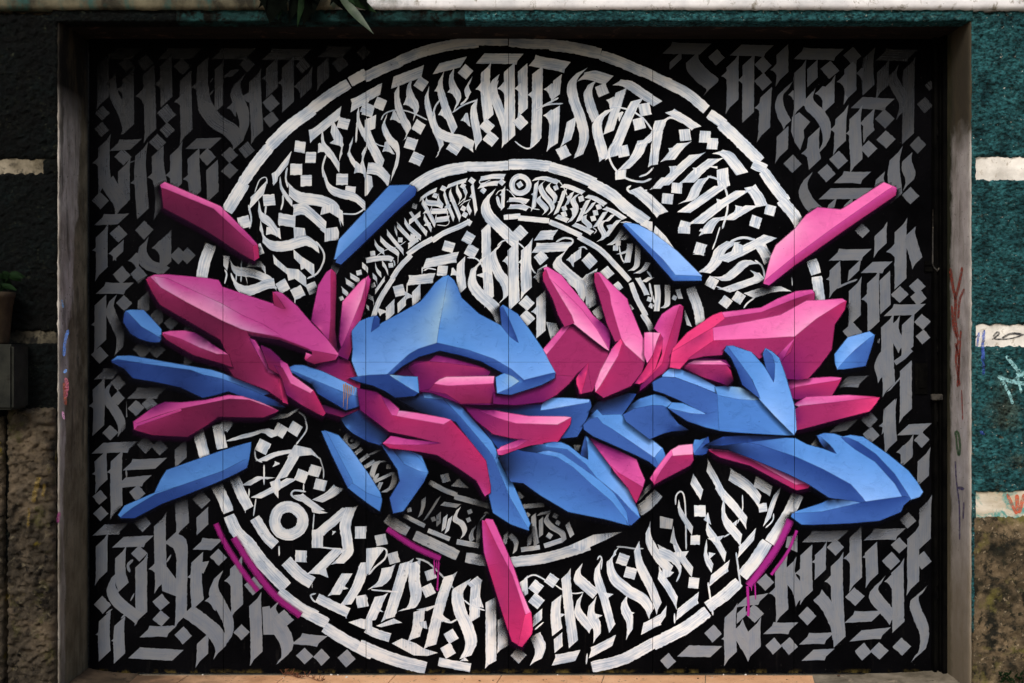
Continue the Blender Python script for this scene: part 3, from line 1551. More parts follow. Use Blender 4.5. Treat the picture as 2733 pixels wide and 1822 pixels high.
SHARD_DATA = '''
T 200 90 3
S
F 690,1212,d 722,1192,b 1165,1385,b 1350,1570,d 1462,1690,d 1430,1702,e 1110,1405,c 700,1240,c
F 698,1235,f 1110,1405,g 1430,1702,e 1440,1815,f 1330,1755,g 1180,1655,g 1060,1575,g 715,1392,g
F 1430,1702,q 1462,1690,q 1472,1790,q 1440,1815,e
T 960 440 6
S
F 480,340,D 790,330,D 860,345,D 0,1170,C -350,1490,C -395,1510,B -320,1200,B
F 800,350,E 870,345,E 902,400,F 880,480,F 560,760,F 100,1210,F -300,1585,E -375,1555,E -350,1490,E
T 1768 612 3
S
F -310,-45,C -290,-50,B -196,-34,B -79,29,A 115,180,A 310,375,A 305,388,B 95,375,A 0,245,A -294,-36,B
F -314,-38,E -294,-36,D 0,245,E 101,369,D 305,378,D 310,405,D 95,407,E 86,404,E -84,209,E
S
F 1240,-171,c 1425,-154,b 1450,-166,b 1770,-371,b 1850,-340,b 1800,-310,b 1370,-10,b 1050,225,b 830,405,b 812,430,b 870,220,a 910,130,a 1060,0,a 1150,-110,b
F 1850,-342,c 1868,-330,d 1860,-276,e 1470,-10,e 1060,280,e 850,442,d 812,432,c 830,405,d 1050,225,d 1370,-10,d 1800,-310,d
S
F 1380,1000,C 1485,868,B 1655,822,B 1692,845,C 1545,965,A 1480,1030,B 1400,1118,B 1385,1070,C
F 1692,845,D 1680,900,E 1620,1088,E 1400,1120,D 1480,1030,D 1545,965,E
T 200 612 3
S
F 400,680,D 415,655,C 450,648,C 550,650,D 590,690,D 690,800,C 690,880,C 530,780,C 410,660,C
F 395,740,F 400,690,F 412,655,E 530,780,F 690,875,E 680,895,E 640,900,F 580,890,F 520,870,F 450,830,G
S
F 298,1050,E 345,1018,C 450,1015,D 700,1060,C 1100,1130,C 1190,1160,B 1400,1240,D 1560,1310,E 1480,1330,E 1180,1205,C 1020,1170,C 930,1135,C 340,1050,D
F 298,1060,F 345,1045,F 600,1085,F 930,1130,G 1020,1165,F 1180,1200,E 1420,1290,E 1600,1370,F 1690,1425,K 1500,1390,F 1230,1290,F 1130,1320,F 1025,1342,F 850,1260,G 700,1225,F 470,1185,F 400,1110,G
S
F 475,1540,d 560,1480,d 640,1420,m 720,1385,m 850,1390,d 1050,1370,d 1230,1330,c 1340,1340,b 1480,1385,a 1630,1452,b 1480,1400,a 1240,1362,b 850,1440,c 500,1562,c
F 480,1590,f 500,1558,e 680,1490,e 850,1440,f 1240,1360,g 1400,1368,f 1630,1452,e 1510,1500,f 1150,1495,g 1060,1560,f 905,1655,g 620,1640,f 485,1600,e
F 475,1540,d 500,1556,d 850,1438,c 860,1450,e 500,1570,d 482,1598,c
S
F 1900,1130,n 2000,1060,m 2120,1010,m 2200,1060,f 2285,1210,q 2275,1300,q 2150,1240,e 2000,1150,m
F 1960,1395,n 2170,1470,m 2240,1445,f 2310,1420,f 2316,1560,e 2250,1556,e 2150,1500,f 2010,1460,m
S
F 1720,1105,E 1760,1090,D 1830,1092,D 1980,1140,C 2150,1220,B 2290,1290,B 2316,1350,C 2230,1330,B 1740,1140,C
F 1725,1120,E 1740,1135,E 2180,1320,D 2316,1355,D 2310,1400,E 2170,1442,F 1950,1310,F 1900,1240,K 1780,1165,F
S
F 2050,320,d 2020,345,d 1955,450,d 1920,620,d 1898,730,m 1960,790,c 2040,890,m 2055,860,d 2060,400,d
F 2055,318,q 2085,350,e 2090,430,f 2080,800,g 2100,940,n 2130,1030,n 2040,890,f 2055,700,e
S
F 2352,375,b 2300,410,b 2150,580,b 2130,760,m 2120,880,m 2140,960,m 2190,880,c 2290,600,a 2352,440,a
F 2352,370,d 2362,400,d 2352,470,e 2310,640,e 2240,880,f 2200,1000,f 2185,1040,m 2100,1000,m 2150,930,m 2220,760,d 2300,560,e
S
F 585,390,e 640,368,c 740,365,d 1060,395,d 1150,410,d 1180,462,d 1330,515,d 1590,600,d 1680,632,e 1590,520,e 1590,505,d 1620,502,d 1660,515,d 1780,620,d 1900,760,d 2010,870,d 2108,1000,b 2090,1015,c 1900,970,d 1640,870,d 1380,818,d 1330,802,d 1180,735,h 900,590,h 690,470,h 605,400,h
F 640,380,h 740,395,d 900,470,d 1180,600,h 1340,690,d 1500,760,d 1650,850,d 1380,816,h 1330,800,h 1180,735,a 900,590,a 690,470,h
F 1588,505,q 1620,540,e 1684,634,f 1660,628,e 1598,604,f
F 578,400,q 605,385,e 690,470,e 900,590,f 1180,735,g 1330,802,f 1400,822,f 1400,880,e 1480,1030,f 1560,1140,e 1640,1160,q 1660,1200,q 1703,1392,q 1640,1350,f 1540,1280,e 1280,1180,g 1240,1120,g 1180,1060,f 950,1000,f 720,850,f 1230,1005,f 1170,880,f 1100,840,g 690,600,f 630,510,f
F 1380,818,f 1640,870,f 1900,970,f 1640,885,n 1400,850,n
F 1855,990,b 1905,1008,c 1860,1045,c 1845,1035,q
F 1900,972,e 2090,1008,e 2108,1003,d 2085,1040,e 1920,1072,f 1850,1048,f 1905,1010,e
F 1400,870,m 1440,890,d 1530,1030,b 1560,1100,c 1640,1160,a 1625,1160,b 1555,1140,c 1480,1010,d
F 1632,1150,r 1655,1165,r 1680,1260,q 1703,1392,q 1670,1380,q 1645,1250,r
S
F 706,830,c 770,818,c 880,815,c 960,830,m 1050,880,n 1110,930,m 1190,980,c 1232,1005,b 1140,1002,a 1000,950,h 850,880,c 715,842,c
F 705,835,q 715,840,e 850,880,e 1000,950,e 1140,1002,f 1235,1005,f 1260,1100,f 1180,1068,f 950,1000,f 740,880,f
S
F 1490,930,m 1560,960,m 1640,1030,m 1660,1110,f 1640,1160,f 1560,1110,f
F 1640,1040,m 1700,1080,d 1740,1170,b 1905,1290,a 1888,1315,b 1725,1235,b 1660,1120,d
F 1600,1090,m 1660,1110,f 1725,1235,e 1888,1316,e 1910,1290,q 2005,1470,q 1990,1488,q 1900,1445,f 1820,1400,e 1700,1320,m 1660,1190,f
T 200 1000 3
S
F 740,765,D 1180,610,D 1410,540,D 1404,600,D 1392,668,D 1180,775,C 800,905,C 640,950,D 700,830,C
F 355,1120,C 405,1050,C 640,948,C 800,900,C 650,965,D 460,1075,C 375,1142,D
F 1395,665,D 1375,740,E 1280,790,E 1150,850,E 900,950,F 700,1025,F 480,1140,F 368,1142,F 470,1065,F 650,958,F 1180,775,E
S
F 2000,447,D 2110,488,C 2210,600,B 2352,800,B 2440,940,C 2455,1000,D 2440,1085,D 2352,1020,D 2200,905,C 2215,850,C
F 1980,450,D 2010,452,D 2215,840,D 2225,870,D 2190,900,E 2060,630,D
F 2190,900,D 2220,868,D 2340,950,D 2455,990,D 2440,1085,D 2340,1015,D
T 984 1000 3
S
F -220,350,K -60,280,F 20,340,K 170,455,K 120,545,K 300,600,E 420,650,C 472,775,C 440,850,E 275,1085,D 200,1102,E 175,985,E 255,850,E 240,760,D 110,560,E 0,530,F -110,470,E -170,420,D
F 190,590,K 280,612,D 380,645,D 440,710,C 472,780,C 400,760,B 290,710,D
S
F 780,230,K 1100,245,K 1390,240,F 1770,205,E 1778,250,E 1720,400,E 1665,490,E 1520,505,F 1290,600,F 1050,600,F 960,480,F
F 1380,280,B 1390,240,B 1440,188,C 1600,190,B 1765,203,A 1760,215,B 1550,250,A
S
F 230,190,K 330,170,K 440,150,E 600,192,E 740,335,E 950,580,E 1000,650,E 1140,990,E 1275,1225,D 1285,1240,D 1140,1190,D 1000,1100,D 965,950,E 945,800,E 900,640,F 700,370,F 400,290,K
F 430,140,D 450,118,C 540,122,C 635,155,B 605,192,C 450,178,B
F 635,155,C 720,235,D 980,530,C 1140,850,C 1290,1190,C 1278,1225,C 1140,985,C 1000,650,D 950,580,C 740,335,D 605,192,D
S
F 760,245,m 900,280,m 1140,370,e 1510,390,e 1620,345,q 1610,390,q 1500,545,q 1400,575,q 1140,640,q 1040,635,c 1030,600,c 1150,560,e 1280,520,e 1140,500,e 1000,470,e 860,360,m
F 880,285,m 1000,285,m 1060,300,c 1280,335,b 1615,338,a 1510,392,a 1180,382,b 1050,345,c
F 1035,605,b 1060,580,b 1220,515,m 1275,522,e 1180,575,c 1060,602,b
S
F -90,110,m 60,140,m 110,175,e 230,325,q 600,388,e 660,365,q 790,510,q 935,690,q 972,890,e 970,940,q 932,965,d 865,840,e 720,740,e 550,635,e 400,608,e 170,580,q 120,548,q 400,550,e 580,545,e 370,490,e 165,450,e 20,340,m -60,280,m
F 120,545,c 180,493,d 320,520,d 575,545,m 400,554,d 200,552,c
F 105,175,m 160,200,m 240,275,c 235,325,c 190,318,c
F 228,325,b 245,290,h 380,308,b 655,358,b 600,390,b
S
F 1040,660,K 1200,600,F 1350,625,E 1510,645,E 1640,720,E 1790,860,E 1960,1000,E 2070,1130,D 2080,1200,D 1900,1150,D 1600,1090,D 1380,960,D 1240,860,E 1140,850,E 1090,760,K
F 1200,600,K 1300,570,K 1420,556,D 1590,583,E 1740,700,E 1850,830,E 2000,955,F 2080,1050,E 2168,1135,E 2100,1197,E 2070,1190,E 2060,1110,E 1960,960,E 1700,750,E 1540,640,E
F 1350,622,D 1440,612,B 1540,632,C 1700,742,C 1850,850,C 1960,950,C 2060,1095,D 2078,1195,D 2060,1150,C 1950,1010,C 1780,865,C 1640,735,C 1510,652,C
F 1400,550,K 1480,540,E 1540,545,C 1600,570,C 1700,650,C 1752,672,C 1738,495,C 1790,530,C 1900,690,C 2000,810,B 2060,885,A 2120,1010,B 2168,1138,C 2080,1050,B 1990,950,B 1830,820,C 1740,710,C 1590,590,C 1420,568,C
F 1738,490,E 1755,672,K 1700,640,F 1715,570,E
S
F 1760,490,n 1830,540,m 2000,610,m 2140,680,c 2160,740,c 2205,840,c 2185,915,c 2060,850,c 1950,740,c 1860,620,d
F 1940,735,c 2000,790,q 2190,900,e 2140,1020,q 2080,905,e
T 1500 980 6
S
F 560,560,K 800,500,K 1050,420,K 1180,430,F 960,750,E 620,780,E 450,700,K
F 345,920,E 450,780,K 560,680,D 640,770,C 960,760,C 1030,860,C 1400,1140,B 1600,1300,A 1480,1460,A 1130,1200,B 780,980,C 640,900,C 560,805,C
F 1600,1290,C 1645,1420,D 1560,1640,E 1480,1450,D
F 345,920,E 450,830,E 560,805,E 640,905,E 780,985,E 1480,1460,E 1560,1640,E 1400,1500,E 1200,1400,E 800,1220,E 500,1090,E 360,990,E
S
F 1000,750,K 1100,600,K 1250,510,D 1480,440,C 1640,480,D 1745,565,B 1665,645,C 1450,615,C 1200,650,D
F 980,760,E 1150,670,E 1450,613,E 1600,620,E 1670,645,E 1750,780,E 1850,910,E 2020,1000,K 1750,1010,F 1600,1050,E 1400,1140,E 1030,860,E
S
F 2080,1300,D 2130,1160,C 2200,1170,D 2330,1110,K 2240,1250,D 2120,1385,D
F 2330,1110,F 2360,1250,F 2300,1370,F 2240,1390,F 2110,1390,E 2220,1260,E
T 1768 1000 3
S
F 70,605,a 130,570,a 235,558,a 238,642,a 75,655,a
F 68,600,b 78,655,c -10,770,c -68,870,q -95,830,c -60,770,b
F 75,653,e 238,640,q 242,680,e 215,720,e 0,833,e -70,876,e -10,770,e
T 984 612 3
S
F -10,1160,n 400,1000,n 560,950,k 900,1040,k 1095,1150,k 1040,1200,n 1010,1400,m 740,1392,m 500,1300,m 390,1290,m
F 290,1120,n 360,1060,m 480,1060,m 540,1010,m 640,1030,m 900,1100,m 600,1075,d 420,1075,m
F 310,1110,n 370,1075,m 480,1060,e 640,1075,e 920,1112,e 970,1140,m 960,1165,m 620,1180,e 500,1270,m 410,1290,m 380,1180,m
F 480,1290,m 530,1240,e 995,1235,e 1010,1290,m 1060,1330,m 1060,1400,m 1000,1385,f 740,1390,f 620,1310,e
F 530,1232,b 570,1205,a 620,1185,a 800,1182,a 1002,1178,a 996,1228,b 640,1246,b
S
F 1400,965,c 1480,870,c 1570,775,c 1640,748,b 1920,968,e 1890,1080,e 1850,1160,e 1790,1290,e 1690,1312,e 1665,1200,e 1755,1070,e 1700,1100,e 1640,1180,e 1600,1230,e 1500,1320,e 1400,1375,m 1180,1402,m 1000,1392,m 1000,1310,m 1140,1320,m 1440,1230,m 1495,1160,e
F 1398,965,b 1430,930,c 1480,870,c 1560,780,c 1640,745,c 1600,790,c 1500,920,c 1430,1000,a
F 1640,745,e 1920,965,e 1850,1160,e 1790,1290,e 1755,1070,e 1640,1170,e 1500,1160,e 1430,1000,e 1500,920,e
F 1757,1070,q 1740,1150,r 1720,1240,q 1700,1312,r 1670,1240,r 1668,1190,r 1690,1150,m
S
F 1405,310,b 1430,305,c 1540,370,c 1620,470,c 1720,590,c 1790,690,c 1850,740,m 1920,800,m 1930,860,m 1920,960,d 1640,745,b 1560,590,b 1440,390,b
F 1450,400,b 1560,500,c 1700,640,c 1820,800,b 1920,968,a 1780,860,a 1640,747,a 1600,660,a 1540,560,a
F 1400,350,q 1415,320,e 1440,390,e 1560,590,e 1620,690,e 1642,748,e 1570,775,e 1520,680,e 1480,560,e 1402,410,e
S
F 1825,345,c 1850,350,c 1930,430,c 2065,560,c 2075,600,c 2110,680,c 2180,850,b 2202,900,b 2205,1068,a 2130,1010,a 2050,932,a 2015,870,b 1975,740,b 1935,600,b 1920,510,b
F 1812,350,q 1835,360,e 1922,510,e 1935,600,e 1975,740,e 2018,880,e 1975,895,e 1910,750,e 1850,540,e 1812,420,e
F 2018,878,q 2050,930,e 2205,1068,e 2180,1140,e 2100,1245,e 2000,1290,e 1880,1342,e 1815,1295,q 1850,1240,q 1960,1080,e 2000,970,q
F 2015,880,r 2028,900,r 1990,1010,b 1930,1110,a 1850,1245,a 1815,1295,a 1815,1250,b 1860,1130,a 1950,960,c
S
F 2490,605,c 2440,620,c 2352,680,c 2320,730,d 2290,790,d 2330,835,c 2352,860,c 2352,1000,r 2300,1120,r 2180,1230,r 2350,1150,e 2410,1090,e 2440,1000,q 2500,720,e 2512,620,q
F 2210,830,b 2250,828,a 2330,832,a 2300,900,a 2290,970,b 2230,1065,b 2208,1000,b
F 2335,835,q 2350,870,e 2340,950,r 2290,1110,r 2210,1200,r 2165,1232,r 2130,1232,m 2200,1140,q 2280,1000,q 2310,900,e
F 2490,612,e 2512,625,e 2500,720,e 2440,1000,e 2410,1090,e 2310,1170,e 2170,1290,m 2180,1250,m 2352,1080,q 2400,900,q
S
F 640,372,C 600,382,C 540,430,D 480,510,D 420,580,D 300,650,D 150,730,D 60,780,D 80,720,D 60,695,D 0,710,D -70,740,D -128,813,D -120,960,D -128,1050,B -76,1190,B 0,1170,B 160,1162,B 240,1080,B 330,1000,B 400,960,B 555,910,H 570,780,H 610,560,H 640,400,C
F 640,372,D 680,410,D 710,470,D 740,550,D 880,680,D 1060,775,C 1195,905,C 1170,850,D 1060,620,D 1075,608,D 1190,680,D 1280,800,C 1390,960,C 1440,1060,B 1492,1148,B 1240,1212,B 1140,1125,B 1000,1040,B 800,970,C 550,912,C 570,780,C 610,560,H
F 20,818,F 85,770,F 85,715,F 70,697,E 50,700,F
F 1055,625,F 1070,618,E 1120,720,F 1197,905,F 1130,850,E 1070,775,E
F 550,912,F 800,970,E 1000,1040,E 1140,1122,E 1242,1210,F 1492,1148,F 1485,1185,E 1380,1240,E 1140,1317,E 1030,1310,E 1130,1260,E 1210,1217,D 1085,1150,F 900,1050,F 730,1000,F 570,965,F 400,1015,F 270,1090,F 190,1155,F 150,1165,E 240,1080,E 330,1000,F 400,960,F
F 1022,1185,C 1085,1155,C 1150,1180,H 1200,1215,H 1120,1265,B 1033,1305,B
F -150,1190,F -76,1180,E 0,1170,F 175,1163,F 290,1250,F 398,1305,F 370,1327,F 215,1342,G 140,1290,F 40,1245,F -60,1220,F
F 172,1166,H 290,1180,C 388,1182,C 402,1305,C 340,1270,B 260,1220,C
T 1768 612 3
S
F 0,1170,B 55,1120,B 100,1116,A 102,1192,A 0,1184,B
F 98,1116,B 130,1120,C 280,1180,B 430,1265,B 440,1325,B 300,1262,B 100,1192,B
T 1768 1000 3
S
F 0,20,E 100,25,E 290,95,E 442,158,E 457,440,D 350,415,D 200,365,E 45,265,E 230,300,E 355,314,E 130,195,E 0,140,E -70,120,E -80,60,E
F 45,262,C 75,225,C 160,232,C 340,310,B 230,302,B
F 440,150,D 780,200,D 900,330,D 1045,480,C 800,467,D 600,455,D 455,442,D
F 420,98,C 500,95,C 620,105,H 720,150,K 780,200,H 600,188,B 442,158,C
T 1768 612 3
S
F 160,1085,n 220,1045,m 350,1035,m 500,1050,m 540,1100,m 500,1088,m 190,1090,m
F 185,1085,m 250,1055,a 460,1055,a 520,1085,d 340,1090,b
F 150,1100,n 200,1085,e 510,1088,e 540,1130,q 560,1210,n 520,1250,n 470,1225,m 330,1180,e
S
F 1000,1215,n 1100,1200,c 1340,1185,c 1425,1190,b 1400,1215,c 1080,1262,b 1020,1290,m
F 1010,1290,m 1080,1262,e 1400,1213,q 1425,1195,q 1350,1325,e 1075,1355,m 1020,1345,m
F 1050,1400,m 1150,1345,c 1480,1330,b 1732,1345,q 1400,1387,c 1100,1418,h
F 1060,1440,m 1100,1416,e 1400,1385,e 1730,1345,r 1700,1390,r 1650,1450,r 1380,1520,e 1075,1602,e 1065,1520,m
S
F 475,668,b 640,650,c 790,630,c 920,560,c 1070,500,c 1195,488,c 1212,512,d 1060,562,d 790,667,c 490,712,c
F 488,712,e 790,667,e 1060,560,f 1212,512,e 1208,560,e 1140,577,f 940,692,e 410,790,e
F 85,955,r 200,830,r 330,740,r 400,692,r 470,665,r 492,712,r 300,855,r 75,990,r
F 60,1100,r 75,985,r 300,850,e 410,786,r 415,890,r 300,970,r 200,1040,q 135,1112,r
F 405,790,c 700,740,b 940,690,b 1150,575,b 1300,570,b 1435,558,c 1465,575,b 1230,722,a 1058,862,a 800,880,b 412,895,b
F 1465,572,q 1450,640,q 1370,760,e 1345,960,e 1250,1090,e 1160,1190,e 1080,1200,m 980,1190,m 930,1060,m 1050,868,e 1230,720,e
F 412,893,q 800,878,e 1058,860,e 1020,980,e 930,1060,m 910,1000,e 860,960,e 800,1015,e 770,1030,e 740,1000,e 710,980,e 620,940,e 500,940,e 470,1000,e 330,1010,e 200,1040,e
F 1050,878,c 1000,960,d 960,1040,m 930,1075,m 918,1010,m 980,950,c
S
F 510,935,D 560,935,D 640,965,C 705,985,C 800,1090,C 890,1220,B 892,1010,C 925,1030,C 970,1150,C 1050,1420,B 1065,1604,B 1050,1640,B 900,1490,A 780,1360,B 720,1200,C 640,1130,C 520,985,D
F 495,965,E 510,935,E 560,1000,E 650,1120,E 700,1190,E 778,1350,E 640,1240,F 600,1130,F 550,1020,E
F 805,990,D 820,955,D 870,980,C 930,1035,C 915,1060,C 880,1040,D
F 805,1000,E 825,965,E 870,1010,E 892,1080,E 888,1218,F 830,1110,E
T 1768 1000 3
S
F 370,600,b 420,578,b 540,600,m 560,590,m 800,690,b 1000,770,m 1182,862,b 1175,882,b 1065,884,a 900,795,a 700,685,b 540,625,b
F 372,605,q 540,622,e 700,682,e 900,792,e 1065,882,q 1182,868,r 1160,900,q 1070,917,q 960,860,e 700,720,e 460,655,e
S
F 480,520,F 700,500,E 850,500,D 1060,512,C 1150,560,C 1300,600,C 1385,625,C 1240,485,D 1290,470,D 1370,475,C 1440,500,C 1550,590,C 1700,680,C 1860,860,B 1935,972,B 1620,1018,A 1500,880,B 1280,760,B 1060,660,C 770,565,E
F 370,580,K 480,515,K 650,540,E 770,562,E 1060,658,F 1280,758,F 1500,878,F 1622,1015,E 1560,1025,F 1330,975,E 1170,870,E 1000,785,E 700,660,F 520,595,K
F 340,560,K 480,500,F 700,485,K 1000,495,K 700,530,F 480,560,F
F 1236,480,D 1260,500,D 1330,560,K 1387,627,F 1300,590,K 1260,530,E
F 1440,498,C 1500,485,C 1600,500,C 1800,640,C 1960,770,C 2030,860,C 2075,935,B 2050,970,B 1980,992,B 1850,800,C 1700,640,C 1560,545,C
F 1425,500,E 1480,505,E 1560,540,F 1700,636,F 1850,795,F 1978,990,E 1935,1000,E 1860,868,F 1700,690,F 1540,590,F
F 1035,1118,C 1060,1098,C 1270,1030,D 1330,1000,K 1400,995,K 1580,1023,B 1400,1070,B 1200,1105,C
F 1937,973,F 1980,988,E 1920,1040,E 1900,1090,E 1730,1160,E 1500,1180,E 1200,1192,E 1110,1190,D 1030,1130,D 1035,1112,D 1270,1098,E 1400,1068,E 1622,1017,F
T 984 1300 3
S
F 943,253,c 990,260,c 1020,320,c 1150,620,c 1220,830,b 1275,965,a 1298,1000,b 1252,1022,b 1195,835,b 1140,700,c 1040,500,c 920,285,c
F 913,262,d 930,270,q 1040,500,e 1145,700,e 1192,835,e 1252,1020,q 1230,1270,q 1150,1225,q 1100,1080,q 1050,920,e 970,660,q 930,520,d 920,400,d
F 1252,1022,r 1298,1000,r 1308,1130,r 1300,1170,r 1225,1270,q 1200,1262,q
'''

# ================================================================ the mural: paint on the gate, traced stroke by stroke
SEAMS = [596, 977, 1357.5, 1742, 2119]
HSEAM = 966

def idw(ctrl, x, y, p=3.0):
    c = np.array(ctrl, float)
    d = np.hypot(c[:, 0] - x, c[:, 1] - y) + 1e-3
    w = 1 / d ** p
    return float((w * c[:, 2]).sum() / w.sum())

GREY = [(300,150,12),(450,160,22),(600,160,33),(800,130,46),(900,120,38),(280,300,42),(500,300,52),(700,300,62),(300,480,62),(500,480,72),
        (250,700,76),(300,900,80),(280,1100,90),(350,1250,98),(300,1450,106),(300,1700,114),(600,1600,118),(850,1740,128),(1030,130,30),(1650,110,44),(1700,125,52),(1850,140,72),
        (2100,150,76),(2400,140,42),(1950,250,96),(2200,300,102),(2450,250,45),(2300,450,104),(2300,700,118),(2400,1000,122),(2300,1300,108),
        (2100,1500,130),(2300,1700,128),(1900,1750,138)]  # greys by position: the mural's own fade, with corner vignette darkening painted in
WHITE = [(700,500,206),(700,1300,208),(1300,200,214),(1360,500,222),(1360,720,218),(1700,400,230),(2000,500,240),(1900,1500,232),(1400,1650,228),(1000,1600,216),(1200,1400,190),(1150,130,186),(1350,112,180),(1550,125,188),(1100,1420,138),(1200,1480,158),(1500,1480,185),(1740,1430,135),(1170,1370,88),(1300,1370,96),(1450,1375,128),(1650,1600,234),(1800,1550,236),(1900,1350,236),(1450,1560,230),(1250,1650,224),(1100,1560,214),(2000,1400,234),(1850,1650,236),(1300,1550,222),(1600,1530,228),(950,1480,214),(1750,1490,226)]  # whites by position: ring tones, plus left-side vignette dimming painted in

PAL = dict(a=(250,160,202), b=(241,112,178), c=(217,86,158), d=(194,68,146), e=(155,43,97), f=(120,29,70), g=(90,22,57), h=(215,150,192),
           q=(184,42,99), r=(230,64,124), m=(100,20,86), n=(36,8,36), k=(6,5,9),
           A=(146,190,252), B=(116,168,238), C=(88,146,218), D=(73,124,197), E=(58,94,165), F=(37,66,134), G=(26,46,98), H=(146,182,210), K=(9,14,30))

def crom(pts, step):
    pts = np.array(pts, float)
    if len(pts) == 2:
        n = max(2, int(np.hypot(*(pts[1] - pts[0])) / step) + 1)
        t = np.linspace(0, 1, n)[:, None]
        return pts[0] * (1 - t) + pts[1] * t
    P = np.vstack([2 * pts[0] - pts[1], pts, 2 * pts[-1] - pts[-2]])
    out = []
    for i in range(1, len(P) - 2):
        p0, p1, p2, p3 = P[i - 1], P[i], P[i + 1], P[i + 2]
        n = max(2, int(np.hypot(*(p2 - p1)) / step) + 1)
        for t in np.linspace(0, 1, n, endpoint=False):
            out.append(0.5 * ((2 * p1) + (-p0 + p2) * t + (2 * p0 - 5 * p1 + 4 * p2 - p3) * t * t + (-p0 + 3 * p1 - 3 * p2 + p3) * t ** 3))
    out.append(P[-2])
    return np.array(out)

# ---- parse the sprayed shards first: the lettering fades where their painted shadow falls on it
def parse_shards(txt):
    shards = []; T = (0, 0, 1)
    for ln in txt.strip().splitlines():
        k = ln.split()
        if k[0] == 'T': T = (float(k[1]), float(k[2]), float(k[3]))
        elif k[0] == 'S': shards.append([])
        elif k[0] == 'F':
            f = []
            for s in k[1:]:
                x, y, c = s.split(',')
                f.append((T[0] + float(x) / T[2], T[1] + float(y) / T[2], c))
            shards[-1].append(f)
    return shards
SHARDS = parse_shards(SHARD_DATA)
_seg = []
for s in SHARDS:
    for f in s:
        if all(v[2] in 'kKnm' for v in f): continue
        for i in range(len(f)):
            a, b = f[i], f[(i + 1) % len(f)]
            if a[2] in 'kKn' and b[2] in 'kKn': continue
            _seg.append((a[0], a[1], b[0], b[1]))
_seg = np.array(_seg)

def shard_fade(P):
    """P (n,2) photograph pixels -> how much of the white survives the sprayed black shadow"""
    A = _seg[:, :2]; Bv = _seg[:, 2:] - A
    L2 = (Bv ** 2).sum(1) + 1e-9
    out = np.ones(len(P))
    for s in range(0, len(P), 512):
        Q = P[s:s + 512][:, None, :]
        t = np.clip(((Q - A) * Bv).sum(2) / L2, 0, 1)
        C = A + Bv * t[..., None]
        d = Q - C
        dist = np.hypot(d[..., 0], d[..., 1]) + 1e-6
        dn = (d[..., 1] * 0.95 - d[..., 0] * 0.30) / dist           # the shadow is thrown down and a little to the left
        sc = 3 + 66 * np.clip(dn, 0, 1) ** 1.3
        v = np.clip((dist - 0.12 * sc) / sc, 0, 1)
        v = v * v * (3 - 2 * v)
        out[s:s + 512] = v.min(1)
    return out

P_WHITE = m_paint('brushed_paint', 0.60)
P_GREY = m_paint('brushed_grey_paint', 0.14)
P_SPRAY = m_paint('spray_paint', 0.0, 0.7)
P_HAZE = P_SPRAY
M_GATE = m_gate()

class Sheet:
    """flat paint of one letter, mark or shard: vertices in photograph pixels on the gate plane"""
    def __init__(s): s.v = []; s.f = []; s.c = []; s.uv = []; s.z = []; s.a = []; s.m = []
    def add(s, P, faces, cols, uvs, z, al):
        o = len(s.v); s.m.append((o, len(s.f), len(P), len(faces)))
        s.v += list(P); s.f += [tuple(o + i for i in q) for q in faces]
        s.c += list(cols); s.uv += list(uvs); s.z += list(z); s.a += list(al)
    def clusters(s):
        """strokes of one letter that do not touch become marks of their own"""
        V = np.array(s.v, float); n = len(s.m); g = list(range(n))
        def root(i):
            while g[i] != i: i = g[i]
            return i
        for i in range(n):
            a = V[s.m[i][0]:s.m[i][0] + s.m[i][2]]
            for j in range(i):
                if root(i) == root(j): continue
                b = V[s.m[j][0]:s.m[j][0] + s.m[j][2]]
                if (a.min(0) - 8 > b.max(0)).any() or (b.min(0) - 8 > a.max(0)).any(): continue
                if np.hypot(a[:, None, 0] - b[None, :, 0], a[:, None, 1] - b[None, :, 1]).min() < 5.0: g[root(i)] = root(j)
        out = {}
        for i in range(n):
            q = out.setdefault(root(i), Sheet()); o, fo, nv, nf = s.m[i]
            q.add(s.v[o:o + nv], [tuple(k - o for k in f) for f in s.f[fo:fo + nf]], s.c[o:o + nv], s.uv[o:o + nv], s.z[o:o + nv], s.a[o:o + nv])
        return list(out.values())
    def build(s, name, mat, parent, cut_h=False):
        me = bpy.data.meshes.new(name)
        co = [(gx(p[0]), -z, gz(p[1])) for p, z in zip(s.v, s.z)]
        me.from_pydata(co, [], s.f)
        ca = me.color_attributes.new('Col', 'FLOAT_COLOR', 'POINT')
        arr = np.ones((len(co), 4)); arr[:, :3] = np.array(s.c)
        ca.data.foreach_set('color', arr.ravel())
        fa = me.attributes.new('fade', 'FLOAT', 'POINT')
        fa.data.foreach_set('value', np.array(s.a, float))
        uvl = me.uv_layers.new(name='UVMap')
        uvl.data.foreach_set('uv', np.array([s.uv[l.vertex_index] for l in me.loops], float).ravel())
        me.materials.append(mat)
        xs = [p[0] for p in s.v]; ys = [p[1] for p in s.v]
        cuts = [(gx(q), 0) for q in SEAMS if min(xs) - 3 < q < max(xs) + 3]
        if cut_h and min(ys) < HSEAM < max(ys): cuts.append((gz(HSEAM), 2))
        if cuts:
            bm = bmesh.new(); bm.from_mesh(me)
            for c, ax in cuts:
                h = 0.0014 if ax == 0 else 0.0006
                no = (1, 0, 0) if ax == 0 else (0, 0, 1)
                for q in (c - h, c + h):
                    bmesh.ops.bisect_plane(bm, geom=bm.verts[:] + bm.edges[:] + bm.faces[:], plane_co=tuple(n * q for n in no), plane_no=no)
                dead = [f for f in bm.faces if abs(f.calc_center_median()[ax] - c) < h]
                bmesh.ops.delete(bm, geom=dead, context='FACES')
            bm.to_mesh(me); bm.free()
        o = bpy.data.objects.new(name, me)
        return link(o, parent)

